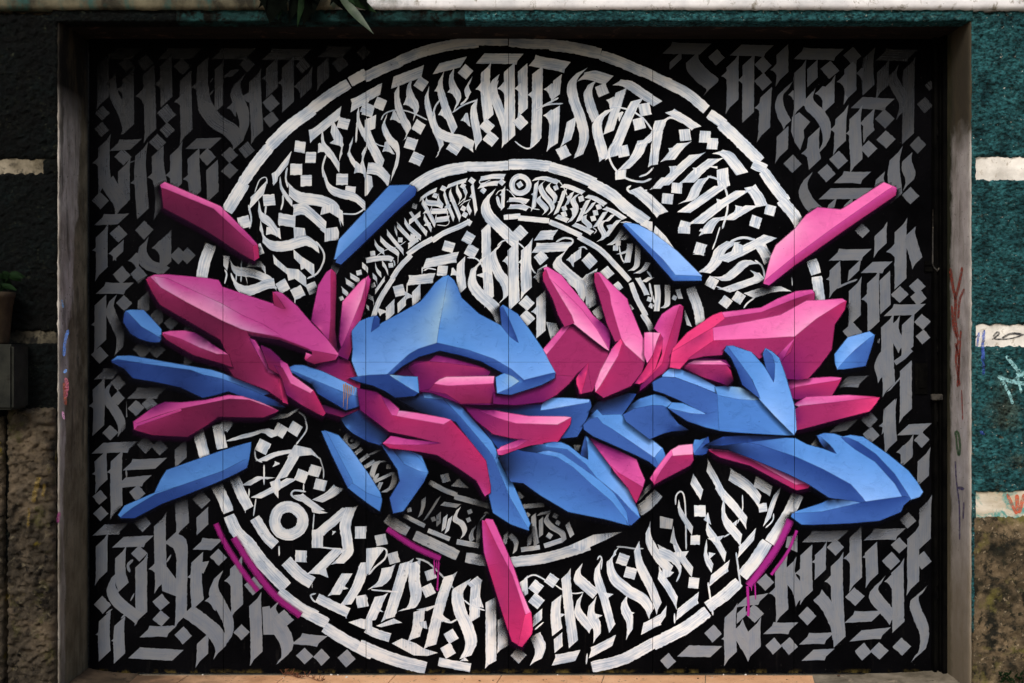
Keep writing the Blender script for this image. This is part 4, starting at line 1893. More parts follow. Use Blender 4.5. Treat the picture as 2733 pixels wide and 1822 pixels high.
ZL = [0]
ZB = [0.0004]
def nextz(base=None):
    base = ZB[0]
    ZL[0] = (ZL[0] + 1) % 41
    return base + ZL[0] * 0.00006

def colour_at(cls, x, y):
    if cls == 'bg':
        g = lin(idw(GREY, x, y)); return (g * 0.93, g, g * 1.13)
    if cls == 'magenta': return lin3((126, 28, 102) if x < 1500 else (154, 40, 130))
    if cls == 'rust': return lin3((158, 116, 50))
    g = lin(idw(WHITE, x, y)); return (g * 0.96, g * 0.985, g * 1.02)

def thicken(P, N, hw, m):
    """a flat brush never draws thinner than its own bristles"""
    tg = np.gradient(P, axis=0); tg /= np.hypot(tg[:, 0], tg[:, 1])[:, None] + 1e-9
    q = np.c_[-tg[:, 1], tg[:, 0]]
    e = (N * q).sum(1)
    sg = np.where(e >= 0, 1.0, -1.0)
    need = np.clip(m * hw - np.abs(e), 0, None)
    n = len(P)
    taper = np.clip(np.minimum(np.arange(n), np.arange(n)[::-1]) / 4.0, 0.25, 1)
    return N + q * (need * sg * taper)[:, None]

def ribbon(sh, cls, P, N0, hw, z0):
    """strip swept along P (pixels) with half-width vectors N0"""
    n = len(P); K = 4
    d = np.r_[0, np.cumsum(np.hypot(*(np.diff(P, axis=0).T)))]
    seed = random.random() * 4000
    rough = 0.6 if hw > 8 else 0.25
    V = []; UV = []; Z = []
    ja = rng.normal(0, rough, n); jb = rng.normal(0, rough, n)
    for i in range(n):
        for k in range(K):
            t = -1 + 2 * k / (K - 1)
            j = (ja[i] if k == 0 else jb[i] if k == K - 1 else 0) / max(hw, 1e-3)
            V.append(P[i] + N0[i] * (t + (j if k else -j) * 0.8)); UV.append((d[i] + seed, t * hw + seed)); Z.append(z0 + i * 6e-7)
    F = [(i * K + k, (i + 1) * K + k, (i + 1) * K + k + 1, i * K + k + 1) for i in range(n - 1) for k in range(K - 1)]
    V = np.array(V)
    m = V.mean(0)
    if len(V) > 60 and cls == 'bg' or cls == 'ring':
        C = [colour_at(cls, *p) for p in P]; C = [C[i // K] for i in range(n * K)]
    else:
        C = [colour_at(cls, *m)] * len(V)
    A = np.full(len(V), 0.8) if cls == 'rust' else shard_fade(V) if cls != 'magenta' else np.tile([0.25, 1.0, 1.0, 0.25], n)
    sh.add(V, F, C, UV, Z, A)

def poly_sheet(sh, cls, P, z0, uvdir=(0, 1)):
    P = [tuple(p) for p in P]
    pv, pf = fill(P, 9.0)
    V = np.array(pv); seed = random.random() * 4000
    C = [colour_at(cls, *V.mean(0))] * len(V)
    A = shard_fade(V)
    sh.add(V, pf, C, [(v[1] + seed, v[0] + seed) for v in V], [z0] * len(V), A)

def inside(poly, x, y):
    c = False; n = len(poly); j = n - 1
    for i in range(n):
        xi, yi = poly[i][0], poly[i][1]; xj, yj = poly[j][0], poly[j][1]
        if (yi > y) != (yj > y) and x < (xj - xi) * (y - yi) / (yj - yi + 1e-12) + xi: c = not c
        j = i
    return c

def fill(P, step):
    """triangulate a polygon with interior grid points"""
    vs = [Vector((p[0], p[1])) for p in P]
    nb = len(vs)
    # extra points along long edges
    full = []
    for i in range(nb):
        a, b = vs[i], vs[(i + 1) % nb]
        n = max(1, int((b - a).length / step))
        full += [a.lerp(b, t / n) for t in range(n)]
    xs = [v.x for v in full]; ys = [v.y for v in full]
    pts = []
    y = min(ys) + step / 2; r = 0
    while y < max(ys):
        x = min(xs) + step / 2 + (r % 2) * step / 2
        while x < max(xs):
            if inside(full, x, y):
                dm = min((x - q.x) ** 2 + (y - q.y) ** 2 for q in full)
                if dm > (step * 0.45) ** 2: pts.append(Vector((x, y)))
            x += step
        y += step * 0.87; r += 1
    edges = [(i, (i + 1) % len(full)) for i in range(len(full))]
    try:
        v, e, f, *_ = delaunay_2d_cdt(full + pts, edges, [], 0, 1e-4)
        v = [(p.x, p.y) for p in v]
        out = [t for t in f if inside(full, sum(v[i][0] for i in t) / 3, sum(v[i][1] for i in t) / 3)]
        if out: return v, out
    except Exception:
        pass
    return [(p.x, p.y) for p in vs], [tuple(range(nb))]

def auto_theta(x, y):
    dx, dy = x - 1362, y - 950
    if math.hypot(dx, dy) < 395 and dx > 0 and dy < -100: return 46 - 0.1 * math.degrees(math.atan2(dx, -dy))
    if dy < 0: return 42 - math.degrees(math.atan2(dx, -dy))
    return 42 + math.degrees(math.atan2(dx, dy))

def nibvec(th, w): return np.array((math.cos(R(th)), -math.sin(R(th)))) * w / 2

def build_mural(txt, gate):
    T = (0, 0, 1); cls = 'bg'; W = 90; A = 'auto'
    cur = None
    cnt = 0
    def flush():
        nonlocal cur
        if cur is not None and cur.f:
            nm = {'bg': 'grey_letter', 'ring': 'outer_ring_stroke', 'ring2': 'inner_ring_stroke', 'white': 'white_letter', 'magenta': 'magenta_drip_line'}[cur.cls]
            for q in cur.clusters():
                big = max(max(v[0] for v in q.v) - min(v[0] for v in q.v), max(v[1] for v in q.v) - min(v[1] for v in q.v)) > 45
                q.build(nm if big or cur.cls not in ('bg', 'white') else nm.replace('letter', 'stroke'), {'bg': P_GREY, 'magenta': P_SPRAY}.get(cur.cls, P_WHITE), gate)
        cur = None
    for ln in txt.strip().splitlines():
        k = ln.split()
        if not k: continue
        c = k[0]
        if c == 'T': T = (float(k[1]), float(k[2]), float(k[3])); continue
        if c == 'W': W = float(k[1]); continue
        if c == 'A': A = 'auto' if k[1] == 'auto' else float(k[1]); continue
        if c == 'C': flush(); cls = k[1]; ZB[0] = 0.0031 if cls == 'magenta' else 0.0004; continue
        if c == 'L': flush(); cur = Sheet(); cur.cls = cls; continue
        if cur is None: cur = Sheet(); cur.cls = cls
        cc = 'ring' if cls == 'ring2' else cls
        w, t = W, None
        args = k[1:]
        while args and '=' in args[0]:
            a, b = args.pop(0).split('=')
            if a == 'w': w = float(b)
            else: t = float(b)
        tr = lambda s: (T[0] + float(s.split(',')[0]) / T[2], T[1] + float(s.split(',')[1]) / T[2])
        if c == 'n':
            pts = [tr(s) for s in args]
            m = np.mean(pts, axis=0)
            th = t if t is not None else (auto_theta(*m) if A == 'auto' else A)
            P = crom(pts, 6)
            w *= 1.08; hw = w / T[2] / 2
            nv = np.tile(nibvec(th, w / T[2]), (len(P), 1))
            ribbon(cur, cc, P, thicken(P, nv, hw, 0.40), hw, nextz())
            # little flicks where the brush enters and leaves an upright stroke
            dv = P[-1] - P[0]; L_ = np.hypot(*dv)
            if L_ > 2.2 * hw and abs(dv[0] * nv[0][1] - dv[1] * nv[0][0]) / (L_ * hw) > 0.45 and w > 60:
                for (e, sgn, q) in ((P[0], 1, P[1] - P[0]), (P[-1], -1, P[-1] - P[-2])):
                    if random.random() < 0.6:
                        u = nv[0] * sgn
                        qd = q / (np.hypot(*q) + 1e-6) * sgn
                        tip = e + u * 1.16 - qd * hw * 0.34
                        poly_sheet(cur, cc, [tip, e + u * 0.98 + qd * hw * 0.8, e + u * 0.55 + qd * hw * 0.25, e + u * 0.45], nextz())
        elif c == 'r':
            if cls in ('ring', 'ring2') and cur.f: flush(); cur = Sheet(); cur.cls = cls
            w = float(args.pop(0)) / T[2]
            P = crom([tr(s) for s in args], 6)
            tg = np.gradient(P, axis=0); tg /= np.hypot(tg[:, 0], tg[:, 1])[:, None] + 1e-9
            nn = np.c_[-tg[:, 1], tg[:, 0]] * w / 2
            if cls in ('ring', 'ring2') and w > 10:
                for e, f_ in ((0, 1), (-1, -2)):
                    dd = P[e] - P[f_]; dd = dd / (np.hypot(*dd) + 1e-9); P[e] = P[e] + dd * random.choice((1.0, 5.0, 6.0))
            if cls in ('ring', 'ring2') and w > 10:      # blunt, uneven ends
                nn[0] *= 0.9; nn[-1] *= 0.93
            elif w < 9:
                nn[0] *= 0.35; nn[-1] *= 0.35
            ribbon(cur, cc, P, nn, w / 2, nextz())
        elif c == 'o':
            x, y = tr(args[0])
            rr, w = float(args[1]) / T[2], float(args[2]) / T[2]
            a = np.linspace(-1.9, -1.9 + 2 * math.pi + 0.15, 56)
            rj = rr * (1 + 0.02 * np.sin(3 * a + 1))
            P = np.c_[x + rj * np.cos(a), y + rj * np.sin(a)]
            nn = np.c_[np.cos(a), np.sin(a)] * w / 2
            ribbon(cur, cc, P, nn, w / 2, nextz())
        elif c == 'p':
            poly_sheet(cur, cc, [tr(s) for s in args], nextz())
        elif c == 's':
            x, y = tr(args[0]); s = float(args[1]) / T[2]
            th = (t if t is not None else (auto_theta(x, y) if A == 'auto' else A)) - 43
            ca, sa = math.cos(R(th)), -math.sin(R(th))
            sh = [(0, 0), (0.45, -0.38), (0.95, -0.95), (1.25, -0.9), (1.25, 1.15), (1.0, 0.95), (0.75, 0.45), (0.40, 0.12)]
            poly_sheet(cur, cc, [(x + (px * ca - py * sa) * s, y + (px * sa + py * ca) * s) for px, py in sh], nextz())
        elif c == 'd':
            x, y = tr(args[0]); a = float(args[1]) / T[2]
            th = auto_theta(x, y) if A == 'auto' else A
            if t is not None: th = t
            side = a * 1.38
            u = nibvec(th + random.uniform(-4, 4), side)
            v = np.array((-u[1], u[0])) * random.uniform(0.93, 1.08)
            v = v + u * random.uniform(-0.06, 0.06)
            P = np.array([np.array((x, y)) - v, np.array((x, y)) - v * 0.3, np.array((x, y)) + v * 0.3, np.array((x, y)) + v])
            P = crom(P, 6)
            ds = Sheet(); ds.cls = cls
            ribbon(ds, cc, P, np.tile(u, (len(P), 1)), side / 2, nextz())
            ds.build({'bg': 'grey_diamond', 'magenta': 'drip_bulb'}.get(cls, 'white_diamond'), {'bg': P_GREY, 'magenta': P_SPRAY}.get(cls, P_WHITE), gate)
    flush()

def crom_loop(B_, step):
    out = []
    for i in range(len(B_)):
        a, b = B_[i], B_[(i + 1) % len(B_)]
        n = max(1, int(np.hypot(*(b - a)) / step))
        out += [a + (b - a) * t / n for t in range(n)]
    return np.array(out)

LT = np.array((0.93, 0.96, 1.03))
def build_shards(gate):
    z = 0.0058
    for S in SHARDS:
        sh = Sheet()
        warm = sum(1 for f in S for v in f if v[2] in 'abcdefghqrmn')
        cool = sum(1 for f in S for v in f if v[2] in 'ABCDEFGH')
        # the dark haze sprayed under each shard, thrown downwards over whatever lies behind it
        hz = Sheet(); z += 0.00003
        for f in S:
            if sum(v[2] in 'kKn' for v in f) > len(f) * 0.6: continue
            pink = sum(v[2].islower() for v in f) * 2 > len(f)
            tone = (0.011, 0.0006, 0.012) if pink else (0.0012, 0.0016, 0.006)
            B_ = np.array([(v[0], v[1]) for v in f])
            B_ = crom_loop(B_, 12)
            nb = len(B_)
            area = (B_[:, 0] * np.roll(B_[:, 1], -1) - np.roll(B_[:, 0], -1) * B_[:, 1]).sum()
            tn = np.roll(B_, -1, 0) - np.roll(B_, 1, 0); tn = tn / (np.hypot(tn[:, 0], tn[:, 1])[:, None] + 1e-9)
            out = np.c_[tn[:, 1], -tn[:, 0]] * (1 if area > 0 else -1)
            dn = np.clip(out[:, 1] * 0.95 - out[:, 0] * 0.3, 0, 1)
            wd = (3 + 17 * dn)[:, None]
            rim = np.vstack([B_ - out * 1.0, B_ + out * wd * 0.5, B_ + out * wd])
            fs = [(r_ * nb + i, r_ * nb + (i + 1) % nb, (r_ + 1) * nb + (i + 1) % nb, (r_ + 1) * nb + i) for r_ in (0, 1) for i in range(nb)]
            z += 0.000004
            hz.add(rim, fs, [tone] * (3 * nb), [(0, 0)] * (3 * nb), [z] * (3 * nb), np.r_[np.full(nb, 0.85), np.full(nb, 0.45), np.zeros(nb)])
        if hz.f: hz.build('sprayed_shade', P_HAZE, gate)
        for f in S:
            z += 0.00003
            # small overlap so that no gap shows between facets
            pv, pf = fill([(v[0], v[1]) for v in f], 9.0)
            V = np.array(pv)
            bx = []; bc = []
            for i in range(len(f)):
                a, b = f[i], f[(i + 1) % len(f)]
                n = max(1, int(math.hypot(b[0] - a[0], b[1] - a[1]) / 14))
                for q in range(n):
                    t = q / n
                    bx.append((a[0] + (b[0] - a[0]) * t, a[1] + (b[1] - a[1]) * t))
                    bc.append([PAL[a[2]][k] * (1 - t) + PAL[b[2]][k] * t for k in range(3)])
            cx = np.array(bx)
            dim = np.interp(V[:, 0], [400, 900, 1400, 1800], [0.84, 0.90, 0.97, 1.0])  # vignette dimming towards the left, painted into the shard colours
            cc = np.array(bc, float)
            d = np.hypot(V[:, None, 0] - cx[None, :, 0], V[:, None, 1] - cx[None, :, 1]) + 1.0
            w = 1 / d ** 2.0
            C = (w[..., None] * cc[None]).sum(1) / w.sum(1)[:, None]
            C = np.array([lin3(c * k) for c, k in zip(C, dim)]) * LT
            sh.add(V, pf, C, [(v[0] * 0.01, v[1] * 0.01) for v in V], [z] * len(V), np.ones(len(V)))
            # soft edge left by the spray can
            area = sum(f[i][0] * f[(i + 1) % len(f)][1] - f[(i + 1) % len(f)][0] * f[i][1] for i in range(len(f)))
            Bp = cx; nb = len(Bp); sg = 1 if area > 0 else -1
            tn = np.roll(Bp, -1, 0) - np.roll(Bp, 1, 0)
            tn = tn / (np.hypot(tn[:, 0], tn[:, 1])[:, None] + 1e-9)
            out = np.c_[tn[:, 1], -tn[:, 0]] * sg
            rim = np.vstack([Bp, Bp + out * 1.2, Bp + out * 3.4])
            kd = np.interp(Bp[:, 0], [400, 900, 1400, 1800], [0.84, 0.90, 0.97, 1.0])  # same painted vignette dimming for the soft edge
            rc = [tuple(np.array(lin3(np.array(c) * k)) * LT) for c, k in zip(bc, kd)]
            fs = []
            for r_ in (0, 1):
                for i in range(nb):
                    j = (i + 1) % nb
                    fs.append((r_ * nb + i, r_ * nb + j, (r_ + 1) * nb + j, (r_ + 1) * nb + i))
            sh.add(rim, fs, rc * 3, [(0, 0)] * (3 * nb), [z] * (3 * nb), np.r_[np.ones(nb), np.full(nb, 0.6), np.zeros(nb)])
        sh.build('pink_shard' if warm > cool else 'blue_shard', P_SPRAY, gate, cut_h=True)

# ---------------------------------------------------------------- the folding gate
GATE_L, GATE_R, GATE_T, GATE_B = 238, 2486, 88, 1796
gate = empty('folding_gate', (0, 0, gz(GATE_B)))
tag(gate, 'black six-leaf folding gate covered in white and grey blackletter, pink and blue shards on top', 'gate')
edges = [GATE_L] + SEAMS + [GATE_R]
for i in range(6):
    x0, x1 = gx(edges[i]) + (0.0014 if i else 0), gx(edges[i + 1]) - (0.0014 if i < 5 else 0)
    bm = bmesh.new()
    box(bm, x0, x1, 0.0, 0.035, gz(HSEAM) + 0.0006, gz(GATE_T), 0.001)
    bmobj('leaf_panel', bm, M_GATE, gate)
    bm = bmesh.new()
    box(bm, x0, x1, 0.0, 0.035, gz(GATE_B), gz(HSEAM) - 0.0006, 0.001)
    bmobj('leaf_panel', bm, M_GATE, gate)
zoff = gz(GATE_B)
bm = bmesh.new(); box(bm, gx(GATE_L), gx(GATE_R) + 0.001, 0.0355, 0.055, gz(GATE_B), gz(GATE_T))
bmobj('added_seam_backing', bm, M_GATE, gate)  # added unseen board that keeps the sky from shining through the seams
_before = set(bpy.data.objects)
build_mural(MURAL_DATA, gate)
build_shards(gate)
ZL[0] = 0
for i_, (x_, y0_, y1_) in enumerate(((918, 1024, 1086), (923, 1022, 1064), (928, 1026, 1092), (933, 1028, 1060), (938, 1030, 1056), (945, 1030, 1052))):
    rs = Sheet(); P_ = crom([(x_, y0_), (x_ + 1, (y0_ + y1_) / 2), (x_ - 1, y1_)], 6)
    ribbon(rs, 'rust', P_, np.tile((1.6, 0), (len(P_), 1)) * np.linspace(1, 0.3, len(P_))[:, None], 1.6, 0.0165 + i_ * 0.0001)
    rs.build('rust_run', P_SPRAY, gate)
for o in set(bpy.data.objects) - _before:
    o.location.z = -zoff

# ================================================================ gate ironwork
M_BLACK = m_simple('black_iron', (0.0008, 0.0008, 0.001), (0.0035, 0.0034, 0.003), 12, 0.8, 0.3, 0.003, [(60, 0.69, 0.73, (0.06, 0.05, 0.03))], spec=0.02)
M_IRON = m_simple('worn_iron', (0.006, 0.006, 0.006), (0.05, 0.046, 0.04), 40, 0.5, 0.4, 0.002, [(70, 0.60, 0.66, (0.18, 0.16, 0.12))])
XR_ = fx(2587)
def gpart(name, fn, mat, parent=gate, smooth=False):
    bm = bmesh.new(); fn(bm)
    o = bmobj(name, bm, mat, parent, smooth)
    return o
# black back plate between the last leaf and the jamb, with upright bars
def _f(bm):
    box(bm, gx(GATE_R) + 0.003, XR_ - 0.001, -0.010, 0.05, gz(GATE_B), gz(GATE_T)); box(bm, fx(2518, -0.07), XR_ - 0.001, -0.070, -0.0105, gz(GATE_B), gz(GATE_T), 0.003)
gpart('side_plate', _f, M_BLACK)
for px, w, y in ((2491, 7, -0.034), (2504, 4, -0.034)):
    gpart('upright_bar', lambda bm: box(bm, gx(px) - w * 0.001, gx(px) + w * 0.001, y, y + 0.022, gz(GATE_B) + 0.002, gz(GATE_T) - 0.002, 0.002), M_BLACK)
def _f(bm):
    tube(bm, [(gx(2487), -0.018, gz(560)), (gx(2486), -0.018, gz(706))], 0.0045, 8)
    tube(bm, [(gx(2487), -0.018, gz(706)), (gx(2489), -0.03, gz(716)), (gx(2495), -0.036, gz(724)), (gx(2501), -0.03, gz(716))], 0.005, 8)
gpart('bolt_rod', _f, M_IRON, smooth=True)
for y in (700, 716):
    gpart('bolt_plate', lambda bm: box(bm, gx(2466), gx(2512), -0.012, 0.0, gz(y + 9), gz(y - 5), 0.002), M_BLACK)
def _f(bm):
    box(bm, gx(2440), gx(2474), -0.010, 0.0, gz(1052), gz(968), 0.002)
    box(bm, gx(2449), gx(2465), -0.019, -0.010, gz(1036), gz(984), 0.003)
gpart('lock_case', _f, M_BLACK)
gpart('latch_bar', lambda bm: box(bm, gx(2476), gx(2508), -0.060, -0.036, gz(1066), gz(1050), 0.003), M_IRON)
for y in (330, 905, 1090, 1560):
    gpart('hinge', lambda bm: tube(bm, [(gx(2496), -0.026, gz(y)), (gx(2496), -0.026, gz(y + 34))], 0.008, 10), M_BLACK, smooth=True)

# ================================================================ masonry wall round the opening
def wallnoise(x, z, s=1.0):
    v = Vector((x, 3.7, z * 1.3))
    return (mnoise.fractal(v * 9, 1.0, 2.1, 3) * 0.45 + mnoise.fractal(v * 30, 0.6, 2.1, 3) * 0.75) * s

# weathered render materials
def m_teal(name, dark):
    m, N, L, B = newmat(name)
    v = objvec(N, L)
    base = mixc(N, L, mapr(N, L, noise_node(N, L, 9, 8, 0.7, v), 0.35, 0.65), (0.0065, 0.034, 0.040) if not dark else (0.0015, 0.006, 0.007), (0.026, 0.112, 0.122) if not dark else (0.004, 0.014, 0.014))
    tan = mapr(N, L, noise_node(N, L, 34, 7, 0.7, v), 0.60, 0.68)
    sep = N.new('ShaderNodeSeparateXYZ'); L.new(v, sep.inputs[0])
    if not dark:
        low = mapr(N, L, sep.outputs[2], 0.5, -0.9, 0.25, 1.0)
        base = mixc(N, L, math_node(N, L, 'MULTIPLY', tan, low), base, (0.20, 0.15, 0.085))
        big = mapr(N, L, noise_node(N, L, 5, 6, 0.7, v), 0.50, 0.64)
        base = mixc(N, L, math_node(N, L, 'MULTIPLY', big, mapr(N, L, sep.outputs[2], 0.1, -0.8, 0, 0.8)), base, (0.075, 0.065, 0.03))
        wh = mapr(N, L, noise_node(N, L, 60, 4, 0.6, v), 0.67, 0.71)
        base = mixc(N, L, wh, base, (0.45, 0.42, 0.36))
        black_stain = mapr(N, L, noise_node(N, L, 14, 8, 0.7, v), 0.50, 0.66, 0, 0.75)
        base = mixc(N, L, black_stain, base, (0.004, 0.010, 0.010))
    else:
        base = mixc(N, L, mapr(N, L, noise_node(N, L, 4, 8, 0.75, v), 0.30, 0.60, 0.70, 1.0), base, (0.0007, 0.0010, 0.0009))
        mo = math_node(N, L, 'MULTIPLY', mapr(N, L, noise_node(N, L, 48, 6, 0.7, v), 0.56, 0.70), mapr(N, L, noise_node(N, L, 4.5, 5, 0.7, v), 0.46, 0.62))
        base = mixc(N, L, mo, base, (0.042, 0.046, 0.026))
    L.new(base, B.inputs['Base Color'])
    B.inputs['Roughness'].default_value = 0.9
    B.inputs['Specular IOR Level'].default_value = 0.12
    hl = mapr(N, L, noise_node(N, L, 52, 5, 0.62, objvec(N, L, (1, 1, 1.7))), 0.36, 0.66, 0.22, 2.3)  # lit lumps and shaded pits painted in as fine colour contrast
    hv = N.new('ShaderNodeVectorMath'); hv.operation = 'SCALE'; L.new(base, hv.inputs[0]); L.new(hl, hv.inputs['Scale'])
    L.new(hv.outputs[0], B.inputs['Base Color'])
    b1 = bump(N, L, B, noise_node(N, L, 26, 8, 0.72, objvec(N, L, (1, 1, 1.6)), 0.4), 1.0, 0.030)
    bump(N, L, B, noise_node(N, L, 90, 6, 0.7, v), 0.8, 0.010, b1)
    return m
M_TEAL = m_teal('teal_roughcast', False)
M_TEAL_SHADE = m_teal('shade_toned_teal_roughcast', True)  # left wall's darkness painted into the teal, with black stains and moss specks
M_STRIP = m_simple('mouldy_teal_render', (0.003, 0.006, 0.006), (0.010, 0.042, 0.042), 10, 0.9, 0.9, 0.01, [(16, 0.50, 0.60, (0.003, 0.003, 0.002))], spec=0.1)
M_BAND = m_simple('white_mortar', (0.50, 0.475, 0.43), (0.80, 0.77, 0.71), 7, 0.9, 0.5, 0.004, [(26, 0.58, 0.70, (0.30, 0.25, 0.18)), (60, 0.66, 0.70, (0.06, 0.06, 0.055))])
M_BANDT = m_simple('white_mortar_washed_teal', (0.42, 0.36, 0.26), (0.60, 0.55, 0.46), 7, 0.9, 0.5, 0.004, [(9, 0.50, 0.58, (0.10, 0.28, 0.25)), (40, 0.62, 0.70, (0.06, 0.05, 0.03))], vec=(1, 1, 2.6))
M_BANDL = m_simple('brown_mortar', (0.07, 0.058, 0.035), (0.24, 0.21, 0.155), 8, 0.9, 0.5, 0.004, [(22, 0.50, 0.66, (0.015, 0.014, 0.010)), (50, 0.64, 0.70, (0.004, 0.004, 0.003))])  # duller, browner mortar for the upper left band
M_BANDD = m_simple('dark_brown_mortar', (0.008, 0.007, 0.005), (0.075, 0.066, 0.045), 9, 0.9, 0.6, 0.006, [(22, 0.50, 0.62, (0.005, 0.005, 0.004))])  # darker mortar for the lower left band
M_STONE = m_simple('stained_bare_render', (0.012, 0.011, 0.006), (0.20, 0.145, 0.085), 5, 0.95, 1.0, 0.02,
                   [(30, 0.54, 0.62, (0.02, 0.018, 0.010)), (44, 0.60, 0.66, (0.30, 0.24, 0.16))] +
                   [(11, 0.50, 0.62, (0.012, 0.012, 0.008)), (3.5, 0.52, 0.66, (0.30, 0.225, 0.13)), (7, 0.56, 0.66, (0.12, 0.105, 0.03)), (9, 0.66, 0.72, (0.02, 0.045, 0.008))])
M_STONEL = m_simple('brown_stained_render', (0.008, 0.0065, 0.004), (0.075, 0.060, 0.042), 7, 0.95, 1.0, 0.02,
                    [(16, 0.54, 0.62, (0.004, 0.003, 0.002)), (4, 0.52, 0.66, (0.115, 0.088, 0.058)), (9, 0.58, 0.68, (0.055, 0.05, 0.018)), (24, 0.58, 0.66, (0.10, 0.085, 0.055)), (30, 0.66, 0.72, (0.10, 0.085, 0.06)), (6, 0.66, 0.71, (0.10, 0.075, 0.008))], vec=(1.6, 1, 0.7))
M_BEAM = m_simple('white_beam_paint', (0.55, 0.55, 0.57), (0.82, 0.81, 0.82), 5, 0.85, 0.3, 0.003,
                  [(16, 0.56, 0.66, (0.26, 0.24, 0.20)), (60, 0.67, 0.70, (0.05, 0.05, 0.05))])
M_BEAML = m_simple('mildewed_beam_paint', (0.030, 0.028, 0.017), (0.12, 0.11, 0.07), 4, 0.9, 0.4, 0.003,
                   [(7, 0.50, 0.62, (0.012, 0.050, 0.045)), (5, 0.54, 0.62, (0.008, 0.007, 0.004)), (20, 0.60, 0.68, (0.006, 0.02, 0.03))], vec=(1.6, 1, 0.8))
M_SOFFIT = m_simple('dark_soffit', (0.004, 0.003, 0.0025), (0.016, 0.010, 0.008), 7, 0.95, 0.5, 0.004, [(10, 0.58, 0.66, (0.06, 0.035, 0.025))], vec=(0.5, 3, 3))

wall = empty('masonry_wall', (0, YF, -2.2))
tag(wall, 'weathered teal roughcast wall with white mortar bands framing the gate', 'wall')

def rough_face(name, px0, px1, py0, py1, mat, amp, parent=wall, depth=0.10, yf=YF, step=0.012, rim=0.02):
    """a block whose front is a displaced grid with soft, irregular rims"""
    x0, x1, z0, z1 = fx(px0), fx(px1), fz(py1), fz(py0)
    nx = max(3, int((x1 - x0) / step)); nz = max(3, int((z1 - z0) / step))
    bm = bmesh.new(); g = []
    for i in range(nx + 1):
        row = []
        for k in range(nz + 1):
            x = x0 + (x1 - x0) * i / nx; z = z0 + (z1 - z0) * k / nz
            e = min(x - x0, x1 - x, z - z0, z1 - z)
            dip = max(0.0, 1 - e / rim) ** 2 * rim * 0.9
            jx = wallnoise(z * 1.3 + 5, x, 0.004); jz = wallnoise(x * 1.3 + 9, z, 0.011 if amp > 0.01 else 0.004)
            row.append(bm.verts.new((x + jx, yf - wallnoise(x, z, amp) + dip, z + jz)))
        g.append(row)
    for i in range(nx):
        for k in range(nz):
            bm.faces.new((g[i][k], g[i + 1][k], g[i + 1][k + 1], g[i][k + 1]))
    rimv = [g[i][0] for i in range(nx + 1)] + [g[nx][k] for k in range(1, nz + 1)] + [g[i][nz] for i in range(nx - 1, -1, -1)] + [g[0][k] for k in range(nz - 1, 0, -1)]
    back = [bm.verts.new((v.co.x, yf + depth, v.co.z)) for v in rimv]
    n = len(rimv)
    for i in range(n):
        bm.faces.new((rimv[i], back[i], back[(i + 1) % n], rimv[(i + 1) % n]))
    return bmobj(name, bm, mat, parent, True)

# core behind the blocks (butts against the jambs)
XL, XR = fx(160), fx(2587)
M_CORE = M_STONEL
def core(x0, x1, z0, z1, parent=wall):
    bm = bmesh.new(); box(bm, x0, x1, YF + 0.03, 0.30, z0, z1)
    return bmobj('wall_core', bm, M_CORE, parent)
core(XL - 3.0, XL - 0.03, -2.2, 3.2)
core(XR + 0.03, XR + 3.0, -2.2, 3.2)
ZT = 1.615
bm = bmesh.new(); box(bm, XL - 0.03, XR + 0.03, YF + 0.03, 0.30, ZT + 0.02, 3.2); bmobj('wall_core', bm, M_CORE, wall)

# right side, outwards from the jamb: blocks and mortar bands (photo rows continue beyond the frame)
for (a, b) in ((2596, 2860), (2885, 3300), (3325, 3800)):
    for (y0, y1) in ((30, 418), (480, 865), (924, 1312)):
        rough_face('teal_block', a, b, y0, y1, M_TEAL, 0.015, yf=YF - 0.004, step=0.008 if a < 2900 else 0.03, rim=0.012)
rough_face('teal_edge', 2591, 2606, 30, 1690, M_TEAL, 0.005, yf=YF + 0.002, rim=0.006)
rough_face('bare_render', 2596, 3800, 1378, 2000, M_STONE, 0.016, yf=YF - 0.004)
rough_face('mortar_band', 2592, 3800, 402, 496, M_BAND, 0.005, yf=YF + 0.010, rim=0.004, step=0.012)
rough_face('mortar_band', 2592, 3800, 848, 942, M_BAND, 0.005, yf=YF + 0.010, rim=0.004, step=0.012)
rough_face('mortar_band', 2592, 3800, 1296, 1396, M_BANDT, 0.005, yf=YF + 0.010, rim=0.004, step=0.012)
# left side
for (a, b) in ((-1000, -330), (-310, 154)):
    for (y0, y1) in ((34, 424), (460, 885), (915, 1500)):
        rough_face('shade_toned_block', a, b, y0, y1, M_TEAL_SHADE, 0.014, yf=YF - 0.002, step=0.008 if b > 0 else 0.03)
rough_face('shade_toned_block', 108, 154, 418, 470, M_TEAL_SHADE, 0.012, yf=YF + 0.004, step=0.008)
rough_face('mortar_band', -1000, 122, 404, 484, M_BANDL, 0.006, yf=YF + 0.012, rim=0.006, step=0.014)
rough_face('mortar_band', -1000, 152, 868, 932, M_BANDD, 0.006, yf=YF + 0.012, rim=0.006, step=0.014)
rough_face('bare_render', -1000, 16, 1110, 2000, M_STONEL, 0.030, yf=YF - 0.050, rim=0.03, step=0.01)
rough_face('bare_render', 26, 150, 1088, 2000, M_STONEL, 0.030, yf=YF - 0.045, rim=0.03, step=0.008)
